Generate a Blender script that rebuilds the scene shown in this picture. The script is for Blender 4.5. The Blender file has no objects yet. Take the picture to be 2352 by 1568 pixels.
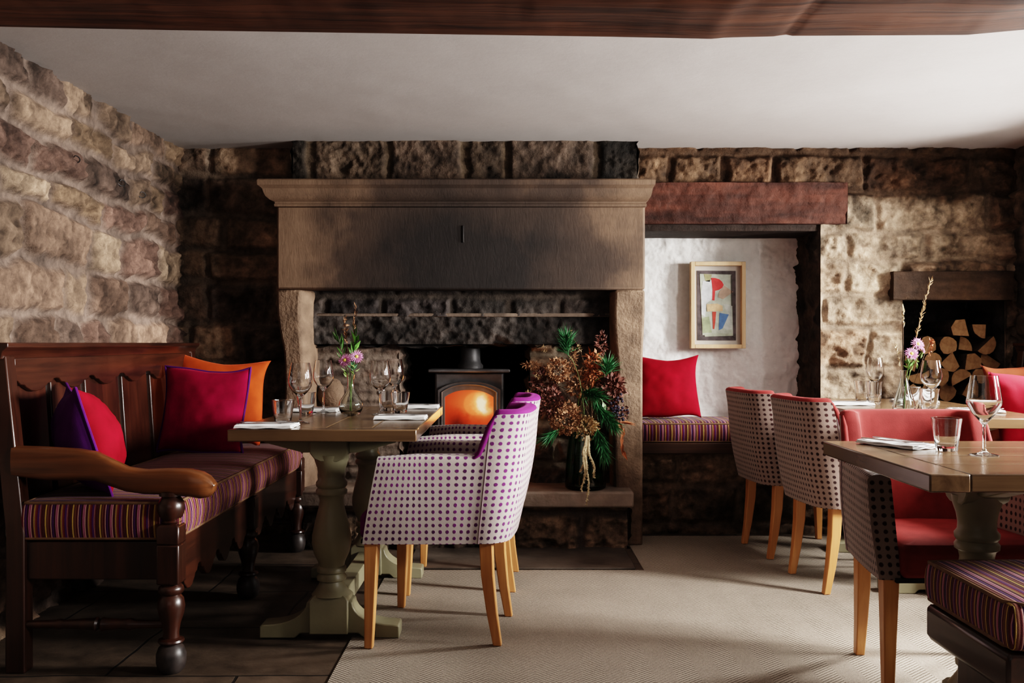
import bpy, bmesh, math, random
import numpy as np
from mathutils import Vector, Matrix

R = math.radians
PI = math.pi
rnd = random.Random(7)
SC = bpy.context.scene
COL = SC.collection
F, CX, CY, H = 2200.0, 1176.0, 788.0, 1.07      # reference camera, used to work out where things stand


def PX(px, py, Y):
    return Vector(((px - CX) * Y / F, Y, H - (py - CY) * Y / F))


# ------------------------------------------------------------------ numpy noise
def _hash(ix, iy, seed):
    h = (ix.astype(np.int64) * 374761393 + iy.astype(np.int64) * 668265263 + seed * 974711) & 0xffffffff
    h = ((h ^ (h >> 13)) * 1274126177) & 0xffffffff
    h = h ^ (h >> 16)
    return (h & 0xffffff) / float(0xffffff)


def vnoise(x, y, seed=0):
    ix, iy = np.floor(x), np.floor(y)
    fx, fy = x - ix, y - iy
    fx = fx * fx * fx * (fx * (fx * 6 - 15) + 10)
    fy = fy * fy * fy * (fy * (fy * 6 - 15) + 10)
    a, b = _hash(ix, iy, seed), _hash(ix + 1, iy, seed)
    c, d = _hash(ix, iy + 1, seed), _hash(ix + 1, iy + 1, seed)
    return (a * (1 - fx) + b * fx) * (1 - fy) + (c * (1 - fx) + d * fx) * fy


def fbm(x, y, seed=0, octv=4, gain=.5):
    s, a, t = 0, 1.0, 0
    for o in range(octv):
        s = s + a * vnoise(x * 2 ** o + 17.3 * o, y * 2 ** o + 9.1 * o, seed + o * 31)
        t += a
        a *= gain
    return s / t - .5


# ------------------------------------------------------------------ node helpers
def new_mat(name):
    m = bpy.data.materials.new(name)
    m.use_nodes = True
    nt = m.node_tree
    bs = nt.nodes['Principled BSDF']
    return m, nt, bs


def N(nt, typ, **kw):
    n = nt.nodes.new(typ)
    for k, v in kw.items():
        if k.startswith('i_'):
            n.inputs[k[2:].replace('_', ' ')].default_value = v
        else:
            setattr(n, k, v)
    return n


def ramp(nt, stops, interp='LINEAR'):
    n = nt.nodes.new('ShaderNodeValToRGB')
    cr = n.color_ramp
    cr.interpolation = interp
    while len(cr.elements) < len(stops):
        cr.elements.new(.5)
    for e, (p, c) in zip(cr.elements, stops):
        e.position = p
        e.color = (c[0], c[1], c[2], 1)
    return n


def math_node(nt, op, a=None, b=None, c=None):
    n = nt.nodes.new('ShaderNodeMath')
    n.operation = op
    for i, v in enumerate((a, b, c)):
        if v is None:
            continue
        if isinstance(v, (int, float)):
            n.inputs[i].default_value = v
        else:
            nt.links.new(v, n.inputs[i])
    return n.outputs[0]


def mixcol(nt, fac, a, b, mode='MIX'):
    n = nt.nodes.new('ShaderNodeMix')
    n.data_type = 'RGBA'
    n.blend_type = mode
    for sock, v in ((n.inputs[0], fac), (n.inputs[6], a), (n.inputs[7], b)):
        if isinstance(v, (int, float)):
            sock.default_value = v
        elif isinstance(v, tuple):
            sock.default_value = (v[0], v[1], v[2], 1)
        else:
            nt.links.new(v, sock)
    return n.outputs[2]


def add_bump(nt, bs, height, strength=.3, dist=.01):
    b = nt.nodes.new('ShaderNodeBump')
    b.inputs['Strength'].default_value = strength
    b.inputs['Distance'].default_value = dist
    nt.links.new(height, b.inputs['Height'])
    nt.links.new(b.outputs[0], bs.inputs['Normal'])
    return b


def noise(nt, vec, scale, detail=4, rough=.55, dist=0):
    n = N(nt, 'ShaderNodeTexNoise')
    n.inputs['Scale'].default_value = scale
    n.inputs['Detail'].default_value = detail
    n.inputs['Roughness'].default_value = rough
    n.inputs['Distortion'].default_value = dist
    if vec is not None:
        nt.links.new(vec, n.inputs['Vector'])
    return n.outputs['Fac']


def objco(nt):
    return nt.nodes.new('ShaderNodeTexCoord').outputs['Object']


def mapped(nt, vec, scale=(1, 1, 1)):
    m = nt.nodes.new('ShaderNodeMapping')
    m.inputs['Scale'].default_value = scale
    nt.links.new(vec, m.inputs['Vector'])
    return m.outputs[0]


def simple(name, col, rough=.6, spec=.4, metal=0, var=.25, nscale=30, bump=0, sheen=0, bscale=None):
    m, nt, bs = new_mat(name)
    v = objco(nt)
    f = noise(nt, v, nscale)
    lo = tuple(c * (1 - var) for c in col)
    hi = tuple(min(1, c * (1 + var)) for c in col)
    r = ramp(nt, [(.3, lo), (.7, hi)])
    nt.links.new(f, r.inputs[0])
    nt.links.new(r.outputs[0], bs.inputs['Base Color'])
    bs.inputs['Roughness'].default_value = rough
    bs.inputs['Specular IOR Level'].default_value = spec
    bs.inputs['Metallic'].default_value = metal
    if sheen:
        bs.inputs['Sheen Weight'].default_value = sheen
        bs.inputs['Sheen Roughness'].default_value = .4
        bs.inputs['Sheen Tint'].default_value = (min(1, col[0] * 2 + .1), min(1, col[1] * 2 + .05), min(1, col[2] * 2 + .05), 1)
    if bump:
        add_bump(nt, bs, noise(nt, v, bscale or nscale * 3, 3), bump, .01)
    return m


def wood(name, dark, light, axis='x', rough=.4, spec=.5, fine=1.0, bump=.15, coat=0):
    m, nt, bs = new_mat(name)
    v = objco(nt)
    s = {'x': (1.5, 26, 26), 'y': (26, 1.5, 26), 'z': (26, 26, 1.5)}[axis]
    mv = mapped(nt, v, tuple(q * fine for q in s))
    f = noise(nt, mv, 1.0, 6, .6, .6)
    f2 = noise(nt, v, 4, 3)
    f3 = math_node(nt, 'ADD', math_node(nt, 'MULTIPLY', f, .7), math_node(nt, 'MULTIPLY', f2, .3))
    r = ramp(nt, [(.32, dark), (.66, light)])
    nt.links.new(f3, r.inputs[0])
    nt.links.new(r.outputs[0], bs.inputs['Base Color'])
    bs.inputs['Roughness'].default_value = rough
    bs.inputs['Specular IOR Level'].default_value = spec
    if coat:
        bs.inputs['Coat Weight'].default_value = coat
        bs.inputs['Coat Roughness'].default_value = .15
    add_bump(nt, bs, f, bump, .004)
    return m


def stone_attr(name, rough=.88, bump=.6, dark=(.45, 1.4)):
    m, nt, bs = new_mat(name)
    v = objco(nt)
    at = N(nt, 'ShaderNodeAttribute', attribute_name='col')
    f = noise(nt, v, 22, 8, .68)
    f2 = noise(nt, v, 90, 4, .6)
    mr = N(nt, 'ShaderNodeMapRange')
    mr.inputs[1].default_value, mr.inputs[2].default_value = .3, .7
    mr.inputs[3].default_value, mr.inputs[4].default_value = dark
    nt.links.new(f, mr.inputs[0])
    c = mixcol(nt, 1.0, at.outputs['Color'], mr.outputs[0], 'MULTIPLY')
    nt.links.new(c, bs.inputs['Base Color'])
    bs.inputs['Roughness'].default_value = rough
    bs.inputs['Specular IOR Level'].default_value = .25
    h = math_node(nt, 'ADD', f, math_node(nt, 'MULTIPLY', f2, .35))
    add_bump(nt, bs, h, bump, .02)
    return m


def velvet(name, col, sheen=.22):
    m = simple(name, col, .85, .12, 0, .18, 14, .08, sheen, 300)
    return m


def dots(name, base, dot, pitch=.0235, rad=.25):
    m, nt, bs = new_mat(name)
    uv = nt.nodes.new('ShaderNodeTexCoord').outputs['UV']
    sep = N(nt, 'ShaderNodeSeparateXYZ')
    nv = N(nt, 'ShaderNodeTexNoise')
    nv.inputs['Scale'].default_value = 60
    nt.links.new(uv, nv.inputs['Vector'])
    sub = N(nt, 'ShaderNodeVectorMath', operation='SUBTRACT')
    nt.links.new(nv.outputs['Color'], sub.inputs[0])
    sub.inputs[1].default_value = (.5, .5, .5)
    sc = N(nt, 'ShaderNodeVectorMath', operation='SCALE')
    nt.links.new(sub.outputs[0], sc.inputs[0])
    sc.inputs['Scale'].default_value = .004
    ad = N(nt, 'ShaderNodeVectorMath', operation='ADD')
    nt.links.new(uv, ad.inputs[0])
    nt.links.new(sc.outputs[0], ad.inputs[1])
    nt.links.new(ad.outputs[0], sep.inputs[0])
    fx = math_node(nt, 'SUBTRACT', math_node(nt, 'FRACT', math_node(nt, 'DIVIDE', sep.outputs[0], pitch)), .5)
    fy = math_node(nt, 'SUBTRACT', math_node(nt, 'FRACT', math_node(nt, 'DIVIDE', sep.outputs[1], pitch)), .5)
    d = math_node(nt, 'SQRT', math_node(nt, 'ADD', math_node(nt, 'MULTIPLY', fx, fx),
                                        math_node(nt, 'MULTIPLY', math_node(nt, 'MULTIPLY', fy, fy), .8)))
    mr = N(nt, 'ShaderNodeMapRange')
    mr.inputs[1].default_value, mr.inputs[2].default_value = rad - .04, rad + .04
    mr.inputs[3].default_value, mr.inputs[4].default_value = 1, 0
    nt.links.new(d, mr.inputs[0])
    big = noise(nt, uv, 9, 2)
    rb = ramp(nt, [(.35, tuple(c * .6 for c in dot)), (.65, tuple(min(1, c * 1.5) for c in dot))])
    nt.links.new(big, rb.inputs[0])
    weave = noise(nt, uv, 700, 2)
    wb = ramp(nt, [(.3, tuple(c * .88 for c in base)), (.7, tuple(min(1, c * 1.08) for c in base))])
    nt.links.new(weave, wb.inputs[0])
    c = mixcol(nt, mr.outputs[0], wb.outputs[0], rb.outputs[0])
    nt.links.new(c, bs.inputs['Base Color'])
    bs.inputs['Roughness'].default_value = .85
    bs.inputs['Specular IOR Level'].default_value = .15
    bs.inputs['Sheen Weight'].default_value = .25
    hh = math_node(nt, 'ADD', math_node(nt, 'MULTIPLY', mr.outputs[0], .6), math_node(nt, 'MULTIPLY', weave, .25))
    add_bump(nt, bs, hh, .35, .004)
    return m


STRIPES = [(0, (.055, .010, .012)), (.10, (.30, .20, .055)), (.155, (.10, .035, .02)), (.24, (.085, .012, .016)),
           (.32, (.36, .22, .19)), (.345, (.045, .008, .06)), (.44, (.045, .010, .012)), (.50, (.27, .095, .15)),
           (.575, (.34, .20, .18)), (.60, (.06, .012, .018)), (.69, (.30, .20, .06)), (.745, (.11, .014, .02)),
           (.83, (.055, .008, .075)), (.90, (.30, .15, .17)), (.93, (.075, .012, .016))]


def stripes(name, period=.088, gain=1.0):
    m, nt, bs = new_mat(name)
    uv = nt.nodes.new('ShaderNodeTexCoord').outputs['UV']
    sep = N(nt, 'ShaderNodeSeparateXYZ')
    nt.links.new(uv, sep.inputs[0])
    fr = math_node(nt, 'FRACT', math_node(nt, 'DIVIDE', sep.outputs[0], period))
    r = ramp(nt, [(p, tuple(c * gain for c in col)) for p, col in STRIPES], 'CONSTANT')
    nt.links.new(fr, r.inputs[0])
    w = noise(nt, uv, 500, 2)
    wr = N(nt, 'ShaderNodeMapRange')
    wr.inputs[3].default_value, wr.inputs[4].default_value = .8, 1.2
    nt.links.new(w, wr.inputs[0])
    c = mixcol(nt, 1.0, r.outputs[0], wr.outputs[0], 'MULTIPLY')
    nt.links.new(c, bs.inputs['Base Color'])
    bs.inputs['Roughness'].default_value = .8
    bs.inputs['Specular IOR Level'].default_value = .2
    bs.inputs['Sheen Weight'].default_value = .08
    rib = math_node(nt, 'SINE', math_node(nt, 'MULTIPLY', sep.outputs[0], 2 * PI / .008))
    add_bump(nt, bs, math_node(nt, 'ADD', math_node(nt, 'MULTIPLY', rib, .3), w), .4, .004)
    return m


def glass(name, tint=(1, 1, 1), ior=1.45, rough=0.0):
    m, nt, bs = new_mat(name)
    bs.inputs['Base Color'].default_value = (*tint, 1)
    bs.inputs['Transmission Weight'].default_value = 1
    bs.inputs['Roughness'].default_value = rough
    bs.inputs['IOR'].default_value = ior
    return m


# ------------------------------------------------------------------ mesh builder
class MB:
    def __init__(s):
        s.v, s.f, s.m, s.uv = [], [], [], {}

    def vert(s, p):
        s.v.append(tuple(p))
        return len(s.v) - 1

    def face(s, idx, mat=0, uv=None):
        s.f.append(tuple(idx))
        s.m.append(mat)
        if uv is not None:
            s.uv[len(s.f) - 1] = uv

    def box(s, lo, hi, mat=0, M=None):
        xs, ys, zs = zip(lo, hi)
        b = len(s.v)
        for z in zs:
            for y in ys:
                for x in xs:
                    p = Vector((x, y, z))
                    s.v.append(tuple(M @ p if M else p))
        for q in ((0, 2, 3, 1), (4, 5, 7, 6), (0, 1, 5, 4), (2, 6, 7, 3), (0, 4, 6, 2), (1, 3, 7, 5)):
            s.face([b + i for i in q], mat)

    def taper(s, pts, mat=0):
        """pts: list of (cx, cy, z, hx, hy) square rings bottom to top"""
        rings = []
        for cx, cy, z, hx, hy in pts:
            rings.append([s.vert((cx + a * hx, cy + b * hy, z)) for a, b in ((-1, -1), (1, -1), (1, 1), (-1, 1))])
        s.loft(rings, True, mat)

    def loft(s, rings, caps=True, mat=0, closed=True):
        n = len(rings[0])
        for a, b in zip(rings[:-1], rings[1:]):
            for i in range(n if closed else n - 1):
                j = (i + 1) % n
                s.face((a[i], a[j], b[j], b[i]), mat)
        if caps:
            s.face(list(reversed(rings[0])), mat)
            s.face(rings[-1], mat)

    def lathe(s, prof, c=(0, 0, 0), seg=32, mat=0, M=None, caps=True):
        """prof: (r, z) from bottom to top"""
        rings = []
        for r, z in prof:
            ring = []
            for i in range(seg):
                a = 2 * PI * i / seg
                p = Vector((c[0] + r * math.cos(a), c[1] + r * math.sin(a), c[2] + z))
                ring.append(s.vert(M @ p if M else p))
            rings.append(ring)
        s.loft(rings, caps, mat)

    def tube(s, path, rad, seg=8, mat=0, caps=True):
        path = [Vector(p) for p in path]
        if not hasattr(rad, '__len__'):
            rad = [rad] * len(path)
        rings = []
        up = Vector((0, 0, 1))
        prev = None
        for i, p in enumerate(path):
            t = (path[min(i + 1, len(path) - 1)] - path[max(i - 1, 0)]).normalized()
            if prev is None:
                a = t.cross(up if abs(t.z) < .95 else Vector((1, 0, 0))).normalized()
            else:
                a = (prev - t * prev.dot(t)).normalized()
            prev = a
            b = t.cross(a)
            rings.append([s.vert(p + (a * math.cos(q) + b * math.sin(q)) * rad[i])
                          for q in (2 * PI * k / seg for k in range(seg))])
        s.loft(rings, caps, mat)

    def prism(s, poly, lo, hi, plane='xz', mat=0):
        def P(a, b, c):
            return {'xz': (a, c, b), 'yz': (c, a, b), 'xy': (a, b, c)}[plane]
        A = [s.vert(P(a, b, lo)) for a, b in poly]
        B = [s.vert(P(a, b, hi)) for a, b in poly]
        n = len(poly)
        for i in range(n):
            j = (i + 1) % n
            s.face((A[i], A[j], B[j], B[i]), mat)
        s.face(list(reversed(A)), mat)
        s.face(B, mat)

    def leaf(s, p, d, w, l, up=None, mat=0, bend=.2):
        p, d = Vector(p), Vector(d).normalized()
        u = Vector(up) if up is not None else Vector((rnd.uniform(-1, 1), rnd.uniform(-1, 1), rnd.uniform(-1, 1)))
        sd = d.cross(u)
        if sd.length < 1e-4:
            sd = d.cross(Vector((.3, .5, .7)))
        sd.normalize()
        nn = sd.cross(d)
        a = s.vert(p)
        b = s.vert(p + d * l * .45 + sd * w * .5 + nn * bend * l * .3)
        c = s.vert(p + d * l + nn * bend * l * -.2)
        e = s.vert(p + d * l * .45 - sd * w * .5 + nn * bend * l * .3)
        s.face((a, b, c), mat)
        s.face((a, c, e), mat)

    def build(s, name, mats, parent=None, bevel=0, sub=0, smooth=True, angle=40, seg=2, solid=0, weld=0):
        me = bpy.data.meshes.new(name)
        me.from_pydata(s.v, [], s.f)
        if not isinstance(mats, (list, tuple)):
            mats = [mats]
        for m in mats:
            me.materials.append(m)
        if len(mats) > 1:
            me.polygons.foreach_set('material_index', s.m)
        if s.uv:
            ul = me.uv_layers.new(name='UVMap')
            for pi, uvs in s.uv.items():
                for li, q in zip(me.polygons[pi].loop_indices, uvs):
                    ul.data[li].uv = q
        bm = bmesh.new()
        bm.from_mesh(me)
        if weld:
            bmesh.ops.remove_doubles(bm, verts=bm.verts, dist=weld)
        bmesh.ops.recalc_face_normals(bm, faces=bm.faces)
        bm.to_mesh(me)
        bm.free()
        if smooth:
            me.polygons.foreach_set('use_smooth', [True] * len(me.polygons))
            me.set_sharp_from_angle(angle=R(angle))
        me.update()
        o = bpy.data.objects.new(name, me)
        COL.objects.link(o)
        if parent:
            o.parent = parent
        if solid:
            md = o.modifiers.new('solid', 'SOLIDIFY')
            md.thickness = solid
        if bevel:
            md = o.modifiers.new('bevel', 'BEVEL')
            md.width = bevel
            md.segments = seg
            md.limit_method = 'ANGLE'
            md.angle_limit = R(40)
        if sub:
            md = o.modifiers.new('sub', 'SUBSURF')
            md.levels = md.render_levels = sub
        return o


def tag(o, label, cat, group=None):
    o['label'] = label
    o['category'] = cat
    o['kind'] = 'thing'
    if group:
        o['group'] = group
    return o


def struct(o):
    o['kind'] = 'structure'
    return o


def thing(name, label, cat, loc=(0, 0, 0), rz=0, group=None):
    o = bpy.data.objects.new(name, None)
    o.empty_display_size = .1
    COL.objects.link(o)
    o.location = loc
    o.rotation_euler = (0, 0, rz)
    return tag(o, label, cat, group)


def dup(src, label, loc, rz=0, group=None, rot=None):
    c = src.copy()
    COL.objects.link(c)
    c.location = loc
    c.rotation_euler = rot if rot else (0, 0, rz)
    c['label'] = label
    if group:
        c['group'] = group
    for ch in src.children:
        d = ch.copy()
        COL.objects.link(d)
        d.parent = c
        for g in ch.children:
            e = g.copy()
            COL.objects.link(e)
            e.parent = d
    return c


# ------------------------------------------------------------------ materials
M = {}
M['wall'] = stone_attr('rubble_stone')
M['wall_dark'] = stone_attr('sooty_stone', bump=.5)
M['plaster'] = stone_attr('rough_limewash', .9, .25, (.93, 1.05))
M['ceiling'] = stone_attr('ceiling_plaster', .92, .06, (.97, 1.02))
M['beam'] = wood('beam_oak', (.008, .004, .003), (.11, .044, .023), 'x', .7, .25, 1.0, .9)
M['lintel'] = stone_attr('lintel_oak', .75, .4, (.6, 1.3))
M['settle'] = wood('settle_oak', (.011, .004, .0025), (.050, .016, .008), 'z', .34, .5, 1, .12, .25)
M['settle_y'] = wood('settle_oak_long', (.011, .004, .0025), (.055, .018, .009), 'y', .34, .5, 1, .12, .25)
M['settle_arm'] = wood('settle_arm_oak', (.045, .016, .006), (.155, .058, .020), 'x', .3, .5, 1, .1, .3)
M['settle_foot'] = simple('worn_foot', (.035, .028, .026), .4, .5, 0, .6, 25)
M['tabletop'] = wood('tabletop_oak', (.060, .034, .018), (.16, .10, .055), 'y', .22, .5, .8, .08, .2)
M['tabletop_end'] = wood('tabletop_breadboard', (.065, .036, .019), (.155, .095, .052), 'x', .24, .5, .8, .08, .2)
M['sage'] = simple('sage_paint', (.25, .23, .15), .38, .45, 0, .12, 6, .05, 0, 60)
M['leg'] = wood('chair_leg_beech', (.42, .17, .055), (.66, .33, .13), 'z', .35, .45, 1, .04)
M['dots_purple'] = dots('dot_fabric_purple', (.44, .375, .355), (.10, .014, .095))
M['dots_red'] = dots('dot_fabric_brown', (.27, .20, .172), (.032, .010, .010))
M['velvet_purple'] = velvet('purple_velvet', (.155, .018, .125))
M['velvet_coral'] = velvet('coral_velvet', (.19, .030, .028))
M['red'] = velvet('crimson_velvet', (.215, .003, .013))
M['magenta'] = velvet('raspberry_velvet', (.22, .003, .034))
M['purple'] = velvet('violet_velvet', (.085, .012, .125))
M['orange'] = velvet('burnt_orange_velvet', (.37, .058, .013))
M['shaded_orange'] = velvet('shaded_orange_velvet', (.12, .026, .010), .1)  # orange velvet with the shade put into its colour
M['slit_board'] = simple('added_slit_board', (.72, .70, .68), .8, .2, 0, .1)  # for the added board that brightens the settle slits
M['button'] = simple('pewter_button', (.10, .10, .09), .4, .5, .6)
M['stripe'] = stripes('stripe_fabric', .088, 1.2)
M['cord'] = simple('seam_cord', (.20, .13, .15), .8)
M['under'] = simple('black_lining', (.012, .011, .011), .9)
M['glass'] = glass('clear_glass')
M['glass_vase'] = glass('vase_glass', (.93, .97, .95))
M['glass_green'] = glass('bottle_green_glass', (.16, .42, .22))
M['linen'] = simple('white_linen', (.82, .81, .79), .85, .2, 0, .04, 40, .2, .2, 250)
M['steel'] = simple('cutlery_steel', (.55, .55, .56), .18, .5, 1, .1, 20)
M['iron'] = simple('stove_iron', (.085, .083, .085), .5, .4, .35, .2, 20, .06, 0, 200)
M['hook'] = simple('hook_iron', (.02, .018, .018), .5, .5, .6)
M['frame'] = wood('frame_ash', (.52, .34, .19), (.68, .48, .29), 'z', .45, .4, 1, .05)
M['mount'] = simple('mount_card', (.50, .47, .43), .9, .1, 0, .03)
M['petal'] = simple('pink_petal', (.70, .33, .55), .6, .2, 0, .35, 60)
M['petal_c'] = simple('yellow_eye', (.75, .62, .12), .7)
M['stem'] = simple('green_stem', (.10, .16, .035), .6)
M['leaf'] = simple('fresh_leaf', (.075, .20, .035), .5, .4, 0, .4, 40)
M['pine'] = simple('pine_needle', (.032, .13, .05), .5, .4, 0, .45, 30)
M['drybrown'] = simple('dried_brown', (.29, .15, .082), .8, .2, 0, .5, 60)
M['drytan'] = simple('dried_tan', (.55, .38, .21), .8, .2, 0, .35, 60)
M['drycream'] = simple('dried_cream', (.50, .40, .25), .85, .2, 0, .3, 90)
M['rust'] = simple('rust_leaf', (.36, .125, .055), .6, .3, 0, .45, 40)
M['darkred'] = simple('dark_foliage', (.125, .048, .036), .6, .3, 0, .5, 40)
M['berry'] = simple('dark_berry', (.018, .014, .028), .3, .5)
M['greyleaf'] = simple('pale_green_leaf', (.26, .36, .20), .5)
M['twig'] = simple('dry_twig', (.10, .055, .03), .8)
M['bark'] = simple('log_bark', (.055, .035, .025), .9, .2, 0, .5, 30, .5)
M['logend'] = wood('log_cut_end', (.17, .09, .045), (.33, .195, .105), 'y', .85, .15, 1.2, .1)


def hood_mat():
    """tooled sandstone, blackened by soot above the fire"""
    m, nt, bs = new_mat('sooty_sandstone')
    v = objco(nt)
    mp = nt.nodes.new('ShaderNodeMapping')
    nt.links.new(v, mp.inputs['Vector'])
    mp.inputs['Location'].default_value = (.22 / .72, 0, -1.46 / .50)
    mp.inputs['Scale'].default_value = (1 / .72, .0, 1 / .50)
    ln = N(nt, 'ShaderNodeVectorMath', operation='LENGTH')
    nt.links.new(mp.outputs[0], ln.inputs[0])
    d = math_node(nt, 'ADD', ln.outputs['Value'], math_node(nt, 'MULTIPLY', math_node(nt, 'SUBTRACT', noise(nt, v, 3.5, 5), .5), 1.1))
    r = ramp(nt, [(.30, (.016, .013, .012)), (.75, (.05, .034, .026)), (1.0, (.15, .098, .066))])
    mr = N(nt, 'ShaderNodeMapRange')
    mr.inputs[1].default_value, mr.inputs[2].default_value = .0, 1.35
    nt.links.new(d, mr.inputs[0])
    nt.links.new(mr.outputs[0], r.inputs[0])
    f = noise(nt, mapped(nt, v, (60, 60, 14)), 1, 4, .6, 1.2)
    g = noise(nt, v, 9, 6)
    var = N(nt, 'ShaderNodeMapRange')
    var.inputs[1].default_value, var.inputs[2].default_value = .3, .7
    var.inputs[3].default_value, var.inputs[4].default_value = .72, 1.25
    nt.links.new(math_node(nt, 'ADD', math_node(nt, 'MULTIPLY', f, .5), math_node(nt, 'MULTIPLY', g, .5)), var.inputs[0])
    nt.links.new(mixcol(nt, 1, r.outputs[0], var.outputs[0], 'MULTIPLY'), bs.inputs['Base Color'])
    bs.inputs['Roughness'].default_value = .72
    bs.inputs['Specular IOR Level'].default_value = .3
    add_bump(nt, bs, f, .22, .006)
    return m


M['hood'] = hood_mat()
M['jamb'] = simple('jamb_sandstone', (.155, .105, .073), .8, .25, 0, .35, 12, .6, 0, 55)
M['slab'] = simple('hearth_slab', (.20, .155, .125), .75, .3, 0, .3, 9, .3, 0, 40)
M['flue'] = simple('chamber_soot', (.008, .007, .006), .95, .1, 0, .3, 8)


# ------------------------------------------------------------------ stone walls as relief panels
PAL_LEFT = [(.16, .105, .076), (.10, .064, .047), (.19, .13, .092), (.070, .048, .038), (.225, .16, .112), (.14, .094, .062), (.095, .058, .045)]
PAL_RIGHT = [(.235, .17, .118), (.285, .215, .155), (.33, .255, .185), (.235, .17, .12), (.30, .23, .165), (.20, .135, .092)]
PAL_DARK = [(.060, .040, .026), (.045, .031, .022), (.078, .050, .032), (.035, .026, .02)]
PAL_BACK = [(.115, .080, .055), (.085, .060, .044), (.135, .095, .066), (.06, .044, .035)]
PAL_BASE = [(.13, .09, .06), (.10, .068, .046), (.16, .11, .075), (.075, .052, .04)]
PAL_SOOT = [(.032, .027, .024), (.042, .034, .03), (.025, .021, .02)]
PAL_BRICK = [(.10, .075, .06), (.075, .055, .045), (.13, .095, .075)]


def rubble(u, v, cell, seed):
    """irregular roughly coursed rubble: stone id, stone centre, distance to the joint"""
    cw, chh = cell
    iu, iv = np.floor(u / cw), np.floor(v / chh)
    F1 = np.full(u.shape, 9.0)
    F2 = np.full(u.shape, 9.0)
    sid = np.zeros(u.shape)
    cu = np.zeros(u.shape)
    for dj in (-2, -1, 0, 1, 2):
        for di in (-2, -1, 0, 1, 2):
            a, b = iu + di, iv + dj
            r1, r2, r3 = _hash(a, b, seed + 1), _hash(a, b, seed + 2), _hash(a, b, seed + 3)
            pu = (a + .5 + (r1 - .5) * .75 + .5 * (b % 2)) * cw
            pv = (b + .5 + (r2 - .5) * .62) * chh
            ku = cw / chh * (.72 + .5 * r3)
            d = ((np.abs(u - pu) / ku) ** 3.2 + np.abs(v - pv) ** 3.2) ** (1 / 3.2) * (.85 + .3 * r3)
            near = d < F1
            F2 = np.where(near, F1, np.minimum(F2, d))
            sid = np.where(near, a * 57 + b * 1013, sid)
            cu = np.where(near, pu, cu)
            F1 = np.where(near, d, F1)
    return sid, cu, (F2 - F1) * .62


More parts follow.
